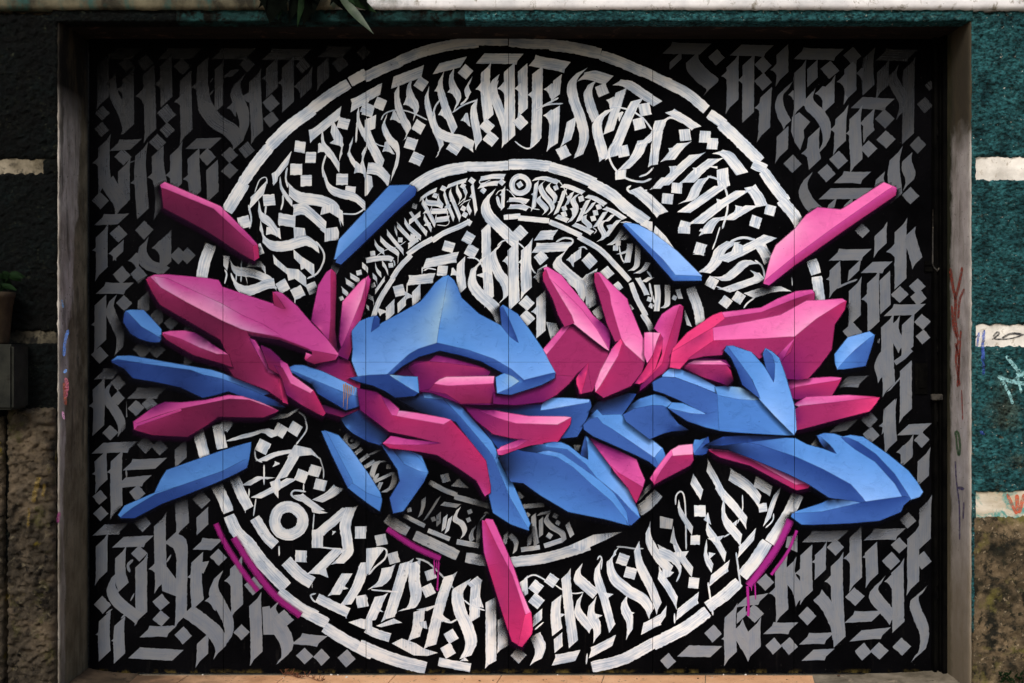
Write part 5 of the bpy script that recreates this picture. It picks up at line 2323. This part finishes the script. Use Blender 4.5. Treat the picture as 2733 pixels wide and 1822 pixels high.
# lintel: painted beam above a rough teal strip
_N, _L = M_BEAM.node_tree.nodes, M_BEAM.node_tree.links
_B = _N['Principled BSDF']; _src = _B.inputs['Base Color'].links[0].from_socket
_p = objvec(_N, _L); _sep = _N.new('ShaderNodeSeparateXYZ'); _L.new(_p, _sep.inputs[0])
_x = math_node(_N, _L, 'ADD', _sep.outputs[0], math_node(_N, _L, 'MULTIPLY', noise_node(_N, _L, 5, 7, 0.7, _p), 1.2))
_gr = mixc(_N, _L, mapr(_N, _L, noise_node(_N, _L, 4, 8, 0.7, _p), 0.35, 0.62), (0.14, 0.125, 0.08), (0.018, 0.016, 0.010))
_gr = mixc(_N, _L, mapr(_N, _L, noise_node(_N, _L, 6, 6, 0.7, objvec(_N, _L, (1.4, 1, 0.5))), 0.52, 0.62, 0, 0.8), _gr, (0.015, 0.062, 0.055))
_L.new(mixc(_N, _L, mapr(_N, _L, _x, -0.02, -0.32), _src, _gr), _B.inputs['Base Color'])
rough_face('beam', -1000, 3800, -500, 28, M_BEAM, 0.003, yf=YF - 0.035, rim=0.010, step=0.02)
rough_face('teal_strip', 1240, 2596, 24, 57, M_TEAL, 0.009, yf=YF - 0.010, rim=0.006, step=0.006)
rough_face('teal_strip', 470, 1242, 24, 58, M_STRIP, 0.009, yf=YF - 0.010, rim=0.006, step=0.006)
rough_face('teal_strip', 140, 472, 24, 58, M_TEAL_SHADE, 0.009, yf=YF - 0.010, rim=0.006, step=0.006)
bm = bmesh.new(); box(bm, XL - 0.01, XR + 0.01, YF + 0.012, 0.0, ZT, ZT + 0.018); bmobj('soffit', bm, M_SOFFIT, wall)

# ---------------------------------------------------------------- jambs
def m_jamb(name, right):
    m, N, L, B = newmat(name)
    v = objvec(N, L, (1, 1, 0.75)); p = objvec(N, L)
    sep = N.new('ShaderNodeSeparateXYZ'); L.new(p, sep.inputs[0])
    if right:
        c = mixc(N, L, mapr(N, L, noise_node(N, L, 9, 8, 0.6, v), 0.3, 0.7), (0.24, 0.225, 0.205), (0.46, 0.435, 0.41))
        wob = math_node(N, L, 'ADD', sep.outputs[2], math_node(N, L, 'MULTIPLY', noise_node(N, L, 5, 4, 0.6, p), 0.3))
        c = mixc(N, L, mapr(N, L, wob, 1.12, 1.26), c, (0.045, 0.038, 0.026))  # overhang's shade painted onto the top of the reveal
        c = mixc(N, L, mapr(N, L, wob, -0.75, -1.5, 0, 0.8), c, (0.10, 0.075, 0.05))
    else:
        # pale plaster arris, brown render further in
        yy = math_node(N, L, 'ADD', sep.outputs[1], math_node(N, L, 'MULTIPLY', noise_node(N, L, 6, 5, 0.6, v), 0.16))
        pale = mixc(N, L, mapr(N, L, noise_node(N, L, 9, 8, 0.6, v), 0.3, 0.7), (0.28, 0.255, 0.23), (0.52, 0.49, 0.45))
        brown = mixc(N, L, mapr(N, L, noise_node(N, L, 7, 8, 0.65, v), 0.35, 0.65), (0.08, 0.068, 0.045), (0.26, 0.23, 0.165))
        low = mapr(N, L, sep.outputs[2], -0.2, 0.4)
        split = math_node(N, L, 'ADD', yy, mapr(N, L, sep.outputs[2], -0.4, 0.9, 0.02, -0.17))
        c = mixc(N, L, mapr(N, L, split, -0.205, -0.18), pale, brown)
        dk = mapr(N, L, noise_node(N, L, 8, 6, 0.6, objvec(N, L, (1, 2.2, 0.4))), 0.54, 0.66, 0, 0.75)
        c = mixc(N, L, dk, c, (0.035, 0.033, 0.026))
        c = mixc(N, L, mapr(N, L, sep.outputs[2], 1.05, 1.30), c, (0.006, 0.005, 0.004))
    sp = mapr(N, L, noise_node(N, L, 60, 5, 0.6, p), 0.64, 0.70)
    c = mixc(N, L, sp, c, (0.03, 0.026, 0.02))
    if right:      # green-black edge against the ironwork, drip stains
        ed = math_node(N, L, 'ADD', sep.outputs[1], math_node(N, L, 'MULTIPLY', noise_node(N, L, 12, 6, 0.7, v), 0.10))
        c = mixc(N, L, mapr(N, L, ed, -0.09, -0.05), c, (0.020, 0.022, 0.010))
    gr = mapr(N, L, noise_node(N, L, 5, 8, 0.72, objvec(N, L, (1, 2.5, 0.5))), 0.48, 0.66, 0, 0.55)
    c = mixc(N, L, gr, c, (0.075, 0.058, 0.032))
    c = mixc(N, L, mapr(N, L, math_node(N, L, 'ADD', sep.outputs[2], math_node(N, L, 'MULTIPLY', noise_node(N, L, 4, 6, 0.7, p), 0.8)), 0.2, -0.9, 0, 0.55), c, (0.17, 0.135, 0.085) if right else (0.10, 0.082, 0.05))
    L.new(c, B.inputs['Base Color'])
    B.inputs['Roughness'].default_value = 0.9
    B.inputs['Specular IOR Level'].default_value = 0.15
    bump(N, L, B, noise_node(N, L, 30, 8, 0.65, v), 0.5, 0.006)
    return m
def jamb(x, sgn, mat):
    """plaster lining of the opening: reveal face plus a rounded, chipped arris returning onto the wall front"""
    bm = bmesh.new()
    nz = 150; prof = []
    for k in range(nz + 1):
        z = -2.2 + (ZT + 2.2) * k / nz
        j = wallnoise(1.0, z, 0.016); j2 = wallnoise(4.0, z, 0.018)
        pr = [(0.0, 0.02), (0.0, -0.10), (0.0, -0.22), (0.001 + abs(j) * .3, YF + 0.03), (0.003 + abs(j) * .4, YF + 0.006), (0.007 + abs(j2) * .4, YF + 0.001), (0.012 + abs(j2) * .4, YF + 0.004), (0.014 + abs(j2) * .4, YF + 0.05)]
        prof.append([bm.verts.new((x + sgn * (a + 0.0), y, z)) for a, y in pr])
    for k in range(nz):
        for i in range(len(prof[0]) - 1):
            q = (prof[k][i], prof[k][i + 1], prof[k + 1][i + 1], prof[k + 1][i])
            bm.faces.new(q if sgn < 0 else q[::-1])
    return bmobj('jamb', bm, mat, wall, True)
jamb(XL, -1, m_jamb('left_jamb_plaster', False))
jamb(XR, 1, m_jamb('right_jamb_plaster', True))

# ================================================================ threshold, ground
def m_tile():
    m, N, L, B = newmat('terracotta_tile')
    v = objvec(N, L)
    c = mixc(N, L, mapr(N, L, noise_node(N, L, 6, 7, 0.6, v), 0.3, 0.7), (0.60, 0.30, 0.145), (0.80, 0.48, 0.27))
    sep = N.new('ShaderNodeSeparateXYZ'); L.new(v, sep.inputs[0])
    d1 = mapr(N, L, math_node(N, L, 'ADD', sep.outputs[0], math_node(N, L, 'MULTIPLY', noise_node(N, L, 3, 6, 0.7, v), 1.3)), -0.55, -1.25, 0, 0.93)
    c = mixc(N, L, d1, c, (0.055, 0.035, 0.02))
    st = mapr(N, L, noise_node(N, L, 20, 6, 0.65, v), 0.60, 0.70, 0, 0.8)
    c = mixc(N, L, st, c, (0.09, 0.055, 0.035))
    sp = mapr(N, L, noise_node(N, L, 75, 3, 0.5, v), 0.67, 0.70)
    c = mixc(N, L, sp, c, (0.04, 0.035, 0.03))
    L.new(c, B.inputs['Base Color']); B.inputs['Roughness'].default_value = 0.7
    bump(N, L, B, noise_node(N, L, 40, 6, 0.6, v), 0.3, 0.002)
    return m
M_TILE = m_tile()
M_CONC = m_simple('grey_concrete', (0.10, 0.085, 0.06), (0.28, 0.24, 0.18), 6, 0.9, 0.5, 0.004, [(20, 0.60, 0.68, (0.06, 0.05, 0.035)), (8, 0.6, 0.7, (0.33, 0.27, 0.20))])
M_CONCL = m_simple('dirty_concrete', (0.030, 0.022, 0.014), (0.10, 0.07, 0.045), 7, 0.9, 0.6, 0.005, [(24, 0.58, 0.66, (0.015, 0.012, 0.008))])
ZF = gz(1799)
bm = bmesh.new(); box(bm, XL - 0.01, XR + 0.01, -0.75, 0.28, ZF - 0.16, ZF - 0.006)
ledge = bmobj('threshold_ledge', bm, M_CONC); tag(ledge, kind='structure')
tx = [-2.35, -1.72, -1.20, -0.62, -0.055, 0.49, 1.03, 1.60]
shear = 0.18
for i in range(len(tx) - 1):
    bm = bmesh.new()
    a, b = tx[i] + 0.0025, tx[i + 1] - 0.0025
    for y0, y1 in ((-0.58, -0.0015 - 0.02),):
        vs = [bm.verts.new(p) for p in ((a - shear * -0.0, y1, ZF), (b, y1, ZF), (b - shear * (-y0), y0, ZF), (a - shear * (-y0), y0, ZF))]
        lo = [bm.verts.new((v.co.x, v.co.y, ZF - 0.012)) for v in vs]
        bm.faces.new(vs[::-1])
        for k in range(4): bm.faces.new((vs[k], vs[(k + 1) % 4], lo[(k + 1) % 4], lo[k]))
    bmesh.ops.recalc_face_normals(bm, faces=bm.faces[:])
    bmobj('floor_tile', bm, M_TILE, ledge)
# rough cement at both ends
def fillet(name, px0, px1, mat, h, seedx):
    bm = bmesh.new(); g = []
    nx, ny = 22, 12
    for i in range(nx + 1):
        row = []
        for k in range(ny + 1):
            x = gx(px0) + (gx(px1) - gx(px0)) * i / nx; y = -0.60 + 0.60 * k / ny
            t = i / nx if seedx > 0 else 1 - i / nx
            z = ZF + 0.004 + h * t ** 2.2 + wallnoise(x, y + 3, 0.005) * t
            if 1 - t > 0.92: z = ZF - 0.004
            row.append(bm.verts.new((x, y, z)))
        g.append(row)
    for i in range(nx):
        for k in range(ny): bm.faces.new((g[i][k], g[i + 1][k], g[i + 1][k + 1], g[i][k + 1]))
    return bmobj(name, bm, mat, ledge, True)
fillet('cement_fillet', 2290, 2520, M_CONC, 0.022, 1)
fillet('cement_fillet', 236, 380, M_CONCL, 0.03, -1)
bm = bmesh.new(); box(bm, -40, 40, -40, -0.752, ZF - 0.5, ZF - 0.30)
g = bmobj('pavement', bm, M_CONC); tag(g, kind='structure')

# ================================================================ marks sprayed on wall and jamb
def m_flat(name, rgb, rough=0.7):
    m, N, L, B = newmat(name)
    B.inputs['Base Color'].default_value = (*lin3(rgb), 1)
    B.inputs['Roughness'].default_value = rough
    n = mapr(N, L, noise_node(N, L, 60, 6, 0.7, objvec(N, L)), 0.36, 0.60, 0.25, 0.95)
    L.new(n, B.inputs['Alpha'])
    return m
def spray(name, rgb, w, pts, where='front', lift=0.0):
    """a sprayed line on the wall front or on the reveal of a jamb; pts in photograph pixels"""
    P = crom(pts, 5)
    bm = bmesh.new(); rows = []
    for i, p in enumerate(P):
        a = P[max(i - 1, 0)]; b = P[min(i + 1, len(P) - 1)]
        t = (b - a) / (np.hypot(*(b - a)) + 1e-9); n = np.array((-t[1], t[0])) * w / 2 * (0.5 if i in (0, len(P) - 1) else 1)
        row = []
        for s in (-1, 0, 1):
            q = p + n * s
            if where == 'front':
                x, z = fx(q[0]), fz(q[1])
                y = YF - 0.0055 - wallnoise(x, z, 0.015) if lift == 0.006 else (YF - lift - 0.0045 - wallnoise(x, z, 0.014) if lift else YF + (0.0075 if q[0] > 2590 else -0.0045) - wallnoise(x, z, 0.005))
            else:
                xx = XR if where == 'right' else XL
                dist = xx / ((q[0] - CX) * PX / D)
                x = xx - (0.0012 if where == 'right' else -0.0012)
                y = dist - D; z = (CY - q[1]) * PX * dist / D
            row.append(bm.verts.new((x, y, z)))
        rows.append(row)
    for i in range(len(rows) - 1):
        for k in range(2): bm.faces.new((rows[i][k], rows[i + 1][k], rows[i + 1][k + 1], rows[i][k + 1]))
    key = 'spray_%d_%d_%d' % rgb
    mt = bpy.data.materials.get(key) or m_flat(key, rgb)
    return bmobj(name, bm, mt, wall)
RED = (142, 52, 30)
for pts, w in (([(2537, 716), (2543, 760), (2551, 800), (2549, 850), (2557, 900)], 8), ([(2569, 712), (2560, 760), (2549, 800)], 7), ([(2574, 770), (2562, 800), (2558, 850)], 6),
               ([(2541, 815), (2545, 870), (2556, 905)], 5), ([(2558, 905), (2552, 960), (2562, 1030)], 6), ([(2550, 915), (2560, 960), (2556, 1032)], 6), ([(2565, 880), (2558, 1000)], 5), ([(2567, 1040), (2570, 1120)], 3)):
    spray('red_tag_stroke', RED, w, pts, 'right')
for pts, w in (([(2550, 1150), (2553, 1175), (2556, 1200), (2560, 1215), (2563, 1190), (2558, 1155), (2551, 1150)], 6),):
    spray('green_scribble', (48, 84, 40), w, pts, 'right')
for pts, w in (([(2550, 1230), (2554, 1290), (2561, 1350), (2562, 1440)], 4), ([(2557, 1300), (2574, 1305)], 9), ([(2573, 1340), (2571, 1385)], 4)):
    spray('violet_scribble', (58, 44, 84), w, pts, 'right')
for pts, w in (([(2600, 905), (2612, 893)], 4), ([(2650, 906), (2668, 890), (2663, 886), (2652, 898)], 5), ([(2676, 902), (2700, 890), (2733, 892)], 6), ([(2655, 905), (2700, 903), (2760, 884)], 4), ([(2595, 912), (2604, 903)], 3)):
    spray('black_scribble', (30, 32, 40), w, pts, 'front')
for pts, w in (([(2626, 880), (2622, 925), (2624, 1000)], 8), ([(2612, 885), (2606, 925)], 6), ([(2615, 1150), (2626, 1160)], 8)):
    spray('blue_scribble', (52, 84, 168), w, pts, 'front', 0.006)
for pts, w in (([(2684, 950), (2712, 985), (2740, 1010)], 10), ([(2662, 1004), (2700, 1018), (2760, 1026)], 10), ([(2670, 1010), (2690, 1045), (2703, 1078)], 8), ([(2712, 985), (2725, 1050)], 6), ([(2700, 1018), (2740, 985)], 7)):
    spray('pale_tag_stroke', (142, 196, 200), w, pts, 'front', 0.006)
for pts, w in (([(2690, 1318), (2704, 1350), (2716, 1372)], 9), ([(2716, 1320), (2718, 1370)], 11), ([(2735, 1318), (2722, 1370)], 9)):
    spray('orange_stroke', (190, 92, 62), w, pts, 'front')
for pts, w, c in (([(183, 880), (175, 910), (171, 950)], 8, (58, 98, 168)), ([(178, 985), (172, 995)], 9, (90, 140, 210)), ([(176, 1008), (180, 1030), (175, 1060)], 10, (140, 62, 84)),
                  ([(172, 1020), (176, 1080)], 8, (110, 44, 26)), ([(168, 1098), (173, 1118)], 7, (172, 120, 160)), ([(160, 1365), (154, 1395)], 9, (110, 34, 88)), ([(166, 800), (170, 822)], 5, (40, 80, 120))):
    spray('paint_smear', c, w, pts, 'front', 0.0)
for pts, w in (([(120, 1268), (110, 1300), (104, 1335)], 12), ([(134, 1285), (128, 1320)], 8), ([(92, 1350), (90, 1400)], 6)):
    o = spray('yellow_smear', (96, 78, 18), w, pts, 'front', 0.062)

# ================================================================ left: flowerpot on its ledge
M_POT = m_simple('brown_plastic_pot', (0.018, 0.012, 0.007), (0.045, 0.032, 0.018), 20, 0.7, 0.2, 0.002)
M_LEAFD = m_simple('dark_leaf', (0.002, 0.007, 0.002), (0.008, 0.022, 0.007), 20, 0.7, 0.2, 0.001, spec=0.05)
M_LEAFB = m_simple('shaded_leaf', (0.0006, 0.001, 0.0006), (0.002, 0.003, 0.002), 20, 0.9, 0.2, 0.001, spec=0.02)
M_LEAFG = m_simple('grey_green_leaf', (0.020, 0.034, 0.022), (0.055, 0.080, 0.050), 12, 0.5, 0.3, 0.001)
M_SOIL = m_simple('soil', (0.006, 0.004, 0.003), (0.02, 0.014, 0.009), 60)
M_DRY = m_simple('dry_frond', (0.05, 0.018, 0.010), (0.16, 0.06, 0.03), 60, 0.8)
M_PED = m_simple('mossy_concrete_block', (0.006, 0.007, 0.006), (0.022, 0.023, 0.018), 10, 0.95, 0.5, 0.004, [(20, 0.6, 0.7, (0.008, 0.008, 0.006))])

YP = YF - 0.09
def hx(px): return (px - CX) * PX * (D + YP) / D
def hz(py): return (CY - py) * PX * (D + YP) / D
bm = bmesh.new(); box(bm, hx(-180), hx(60), YF - 0.20, YF - 0.012, hz(1090), hz(918), 0.012)
ped = bmobj('concrete_block', bm, M_PED); tag(ped, 'mossy grey concrete block beside the gate under the flowerpot', 'block')
pot = empty('flowerpot', (hx(-12), YF - 0.115, hz(918)))
tag(pot, 'brown tapered flowerpot with a small green plant at the left edge', 'flowerpot')
def lathe(bm, prof, cx, cy, n=28):
    rings = [[bm.verts.new((cx + r * math.cos(2 * math.pi * k / n), cy + r * math.sin(2 * math.pi * k / n), z)) for k in range(n)] for r, z in prof]
    for i in range(len(rings) - 1):
        for k in range(n): bm.faces.new((rings[i][k], rings[i][(k + 1) % n], rings[i + 1][(k + 1) % n], rings[i + 1][k]))
    bm.faces.new(rings[0][::-1])
PXX, PYY = hx(-12), YF - 0.115
h0, h1 = hz(918), hz(780)
bm = bmesh.new()
lathe(bm, [(0.070, h0), (0.074, h0 + 0.01), (0.090, h1 - 0.06), (0.093, h1 - 0.058), (0.096, h1 - 0.03), (0.099, h1 - 0.028), (0.104, h1), (0.098, h1), (0.094, h1 - 0.03), (0.090, h1 - 0.035)], PXX, PYY)
bmobj('pot_body', bm, M_POT, pot, True)
bm = bmesh.new()
c = [bm.verts.new((PXX + 0.091 * math.cos(a * math.pi / 10), PYY + 0.091 * math.sin(a * math.pi / 10), h1 - 0.03)) for a in range(20)]
bm.faces.new(c); bmobj('soil', bm, M_SOIL, pot)

def leaf_blade(bm, base, tip, w, droop=0.0, n=8, fold=0.25, wave=0.0):
    base, tip = Vector(base), Vector(tip)
    ax = tip - base; side = ax.cross(Vector((0, 1, 0.15))).normalized()
    nrm = side.cross(ax).normalized()
    prev = None
    for i in range(n + 1):
        t = i / n
        p = base + ax * t + Vector((0, 0, -droop * t * t)) + nrm * (wave * math.sin(t * 5))
        ww = w * (math.sin(math.pi * min(1, 0.06 + t * 0.94) ** 0.8)) * (1 - 0.15 * t)
        if i == n: ww = 0.0006
        row = [bm.verts.new(p - side * ww + nrm * fold * ww), bm.verts.new(p), bm.verts.new(p + side * ww + nrm * fold * ww)]
        if prev:
            for k in range(2): bm.faces.new((prev[k], row[k], row[k + 1], prev[k + 1]))
        prev = row
random.seed(11)
for k in range(26):
    a = random.uniform(0, 2 * math.pi); r = random.uniform(0.03, 0.115); hgt = random.uniform(0.03, 0.10)
    bm = bmesh.new()
    b = (PXX + math.cos(a) * 0.02, PYY + math.sin(a) * 0.02, h1 - 0.03)
    m_ = (PXX + math.cos(a) * r * 0.7, PYY + math.sin(a) * r * 0.7, h1 + hgt)
    tube(bm, [b, m_], 0.0015, 5)
    leaf_blade(bm, m_, (PXX + math.cos(a) * (r + 0.035), PYY + math.sin(a) * (r + 0.035), h1 + hgt - 0.012), 0.014, 0.01, 5)
    bmobj('leaf', bm, M_LEAFD, pot, True)

# ---------------------------------------------------------------- hanging plant over the lintel
YH = YF - 0.12
def lx(px): return (px - CX) * PX * (D + YH) / D
def lz(py): return (CY - py) * PX * (D + YH) / D
plant = empty('hanging_plant', (lx(850), YH, lz(-60)))
tag(plant, 'dark broad-leaved plant hanging over the lintel at the top edge', 'plant')
for (b, t, w, mt, wv) in (((745, -70), (722, 66), 0.070, M_LEAFB, 0.0), ((800, -60), (768, 60), 0.034, M_LEAFB, 0.01), ((835, -80), (806, 62), 0.060, M_LEAFB, 0.0),
                          ((700, -90), (770, 40), 0.05, M_LEAFB, 0.0), ((760, -40), (742, 52), 0.02, M_LEAFD, 0.012), ((815, -50), (790, 64), 0.02, M_LEAFD, 0.012), ((690, -60), (712, 30), 0.03, M_LEAFB, 0.01), ((850, -70), (838, 50), 0.024, M_LEAFB, 0.012), ((920, -60), (884, 24), 0.02, M_LEAFB, 0.01), ((940, -60), (985, 30), 0.026, M_LEAFB, 0.01), ((730, -30), (690, 20), 0.02, M_LEAFB, 0.01), ((875, -60), (950, 14), 0.03, M_LEAFD, 0.012), ((905, -50), (935, 38), 0.034, M_LEAFB, 0.0), ((868, -40), (940, 36), 0.028, M_LEAFB, 0.0),
                          ((905, -12), (1001, 97), 0.022, M_LEAFG, 0.012), ((890, -40), (1003, 28), 0.036, M_LEAFD, 0.0), ((760, -90), (850, 10), 0.05, M_LEAFB, 0.0)):
    bm = bmesh.new()
    yb, yt = YH + random.uniform(-0.03, 0.03), YH + random.uniform(-0.05, 0.05)
    leaf_blade(bm, (lx(b[0]), yb, lz(b[1])), (lx(t[0]), yt, lz(t[1])), w, 0.0, 12, 0.3, wv)
    bmobj('leaf', bm, mt, plant, True)
bm = bmesh.new()
tube(bm, [(lx(820), YH, lz(-150)), (lx(830), YH, lz(-80)), (lx(880), YH - .01, lz(-30)), (lx(905), YH, lz(-12))], 0.007, 7)
bmobj('stem', bm, M_LEAFD, plant, True)

# ---------------------------------------------------------------- dry frond, crumbs and weeds on the ledge
def floor_pt(px, py):
    """point of the ledge surface seen at a photograph pixel"""
    dist = -ZF / ((py - CY) * PX / D)
    return ((px - CX) * PX * dist / D, dist - D)
frond = empty('dry_frond', (floor_pt(810, 1812)[0], floor_pt(810, 1812)[1], ZF))
tag(frond, 'curled reddish dry fern frond lying on the tiles in front of the gate', 'dead leaf')
random.seed(5)
pp = [(756, 1802), (775, 1808), (795, 1811), (820, 1814), (845, 1818), (862, 1826)]
spine = []
for i, (a, b) in enumerate(pp):
    q = floor_pt(a, max(b, 1801)); spine.append((q[0], q[1], ZF + 0.006 + 0.012 * (i % 2)))
bm = bmesh.new(); tube(bm, spine, 0.0014, 5); bmobj('stem', bm, M_DRY, frond, True)
for i in range(46):
    t = random.uniform(0, len(spine) - 1.01); k = int(t); s = Vector(spine[k]).lerp(Vector(spine[k + 1]), t - k)
    bm = bmesh.new()
    e = s + Vector((random.uniform(-0.02, 0.02), random.uniform(-0.02, 0.02), random.uniform(0.0, 0.03)))
    m_ = (s + e) / 2 + Vector((random.uniform(-.008, .008), 0, random.uniform(0, .012)))
    tube(bm, [s, m_, e], [0.0014, 0.0022, 0.0006], 4)
    bmobj('leaflet', bm, M_DRY, frond)
M_CRUMB = m_simple('lime_crumb', (0.45, 0.43, 0.40), (0.7, 0.68, 0.64), 30)
M_SCRAP = m_simple('dry_scrap', (0.05, 0.03, 0.018), (0.10, 0.05, 0.03), 30)
CR = [(541, 1795 + 6, 5, 0), (884, 1800, 6, 0), (902, 1799, 5, 0), (925, 1808, 7, 0), (757, 1809, 4, 0), (1135, 1800, 8, 1), (1163, 1801, 3, 1), (1280, 1817, 6, 1), (1316, 1816, 5, 1), (1488, 1797 + 3, 4, 0), (1585, 1803, 4, 1),
      (1931, 1800, 5, 0), (1990, 1799, 6, 0), (2020, 1800, 4, 0), (2238, 1804, 9, 1), (1863, 1811, 5, 2), (1901, 1809, 4, 0), (2402, 1813, 4, 2), (1240, 1812, 4, 2), (755, 1818, 4, 1), (1450, 1815, 3, 2), (1700, 1812, 4, 1), (2100, 1814, 4, 2)]
LBL = ['pale lime crumb on the terracotta ledge', 'small curled dry leaf scrap on the terracotta ledge', 'tiny dark pebble on the terracotta ledge']
NM = ['lime_crumb', 'leaf_scrap', 'pebble']; MM = [M_CRUMB, M_SCRAP, M_BLACK]
ORD = ['leftmost', 'second', 'third', 'fourth', 'fifth', 'sixth', 'seventh', 'eighth', 'ninth', 'tenth', 'eleventh']
CNT = [0, 0, 0]
for (px, py, s, k) in sorted(CR):
    CNT[k] += 1
    q = floor_pt(px, max(py, 1801.5))
    bm = bmesh.new()
    r = bmesh.ops.create_icosphere(bm, subdivisions=1, radius=1)
    for v in r['verts']:
        v.co = Vector((v.co.x * s * 0.0011 * random.uniform(.7, 1.3), v.co.y * s * 0.001 * random.uniform(.7, 1.3), max(v.co.z, -0.6) * s * (0.0007 if k == 0 else 0.0005) * random.uniform(.6, 1.3)))
    me = bpy.data.meshes.new(NM[k]); bm.to_mesh(me); bm.free(); me.materials.append(MM[k])
    o = bpy.data.objects.new(NM[k], me); o.location = (q[0], q[1], ZF + s * 0.0004); link(o)
    tag(o, (ORD[CNT[k] - 1] + (' ' if CNT[k] == 1 else ' from the left: ')) + LBL[k], ['crumb', 'leaf', 'pebble'][k], ['lime crumbs on the ledge', 'leaf scraps on the ledge', 'pebbles on the ledge'][k])
# weeds where the right wall meets the ground
weed = empty('weed_tuft', (fx(2700), YF - 0.03, fz(1830)))
tag(weed, 'low green weeds growing at the foot of the right wall', 'weeds')
random.seed(3)
for k in range(70):
    px = random.uniform(2655, 2760); py = random.uniform(1792, 1850)
    x, z = fx(px), fz(py)
    bm = bmesh.new()
    y = YF - 0.012 - random.uniform(0, 0.03)
    leaf_blade(bm, (x, y, z), (x + random.uniform(-.025, .025), y - random.uniform(0.0, .02), z + random.uniform(0.005, .03)), 0.006, 0.0, 4)
    bmobj('leaf', bm, M_LEAFD, weed)
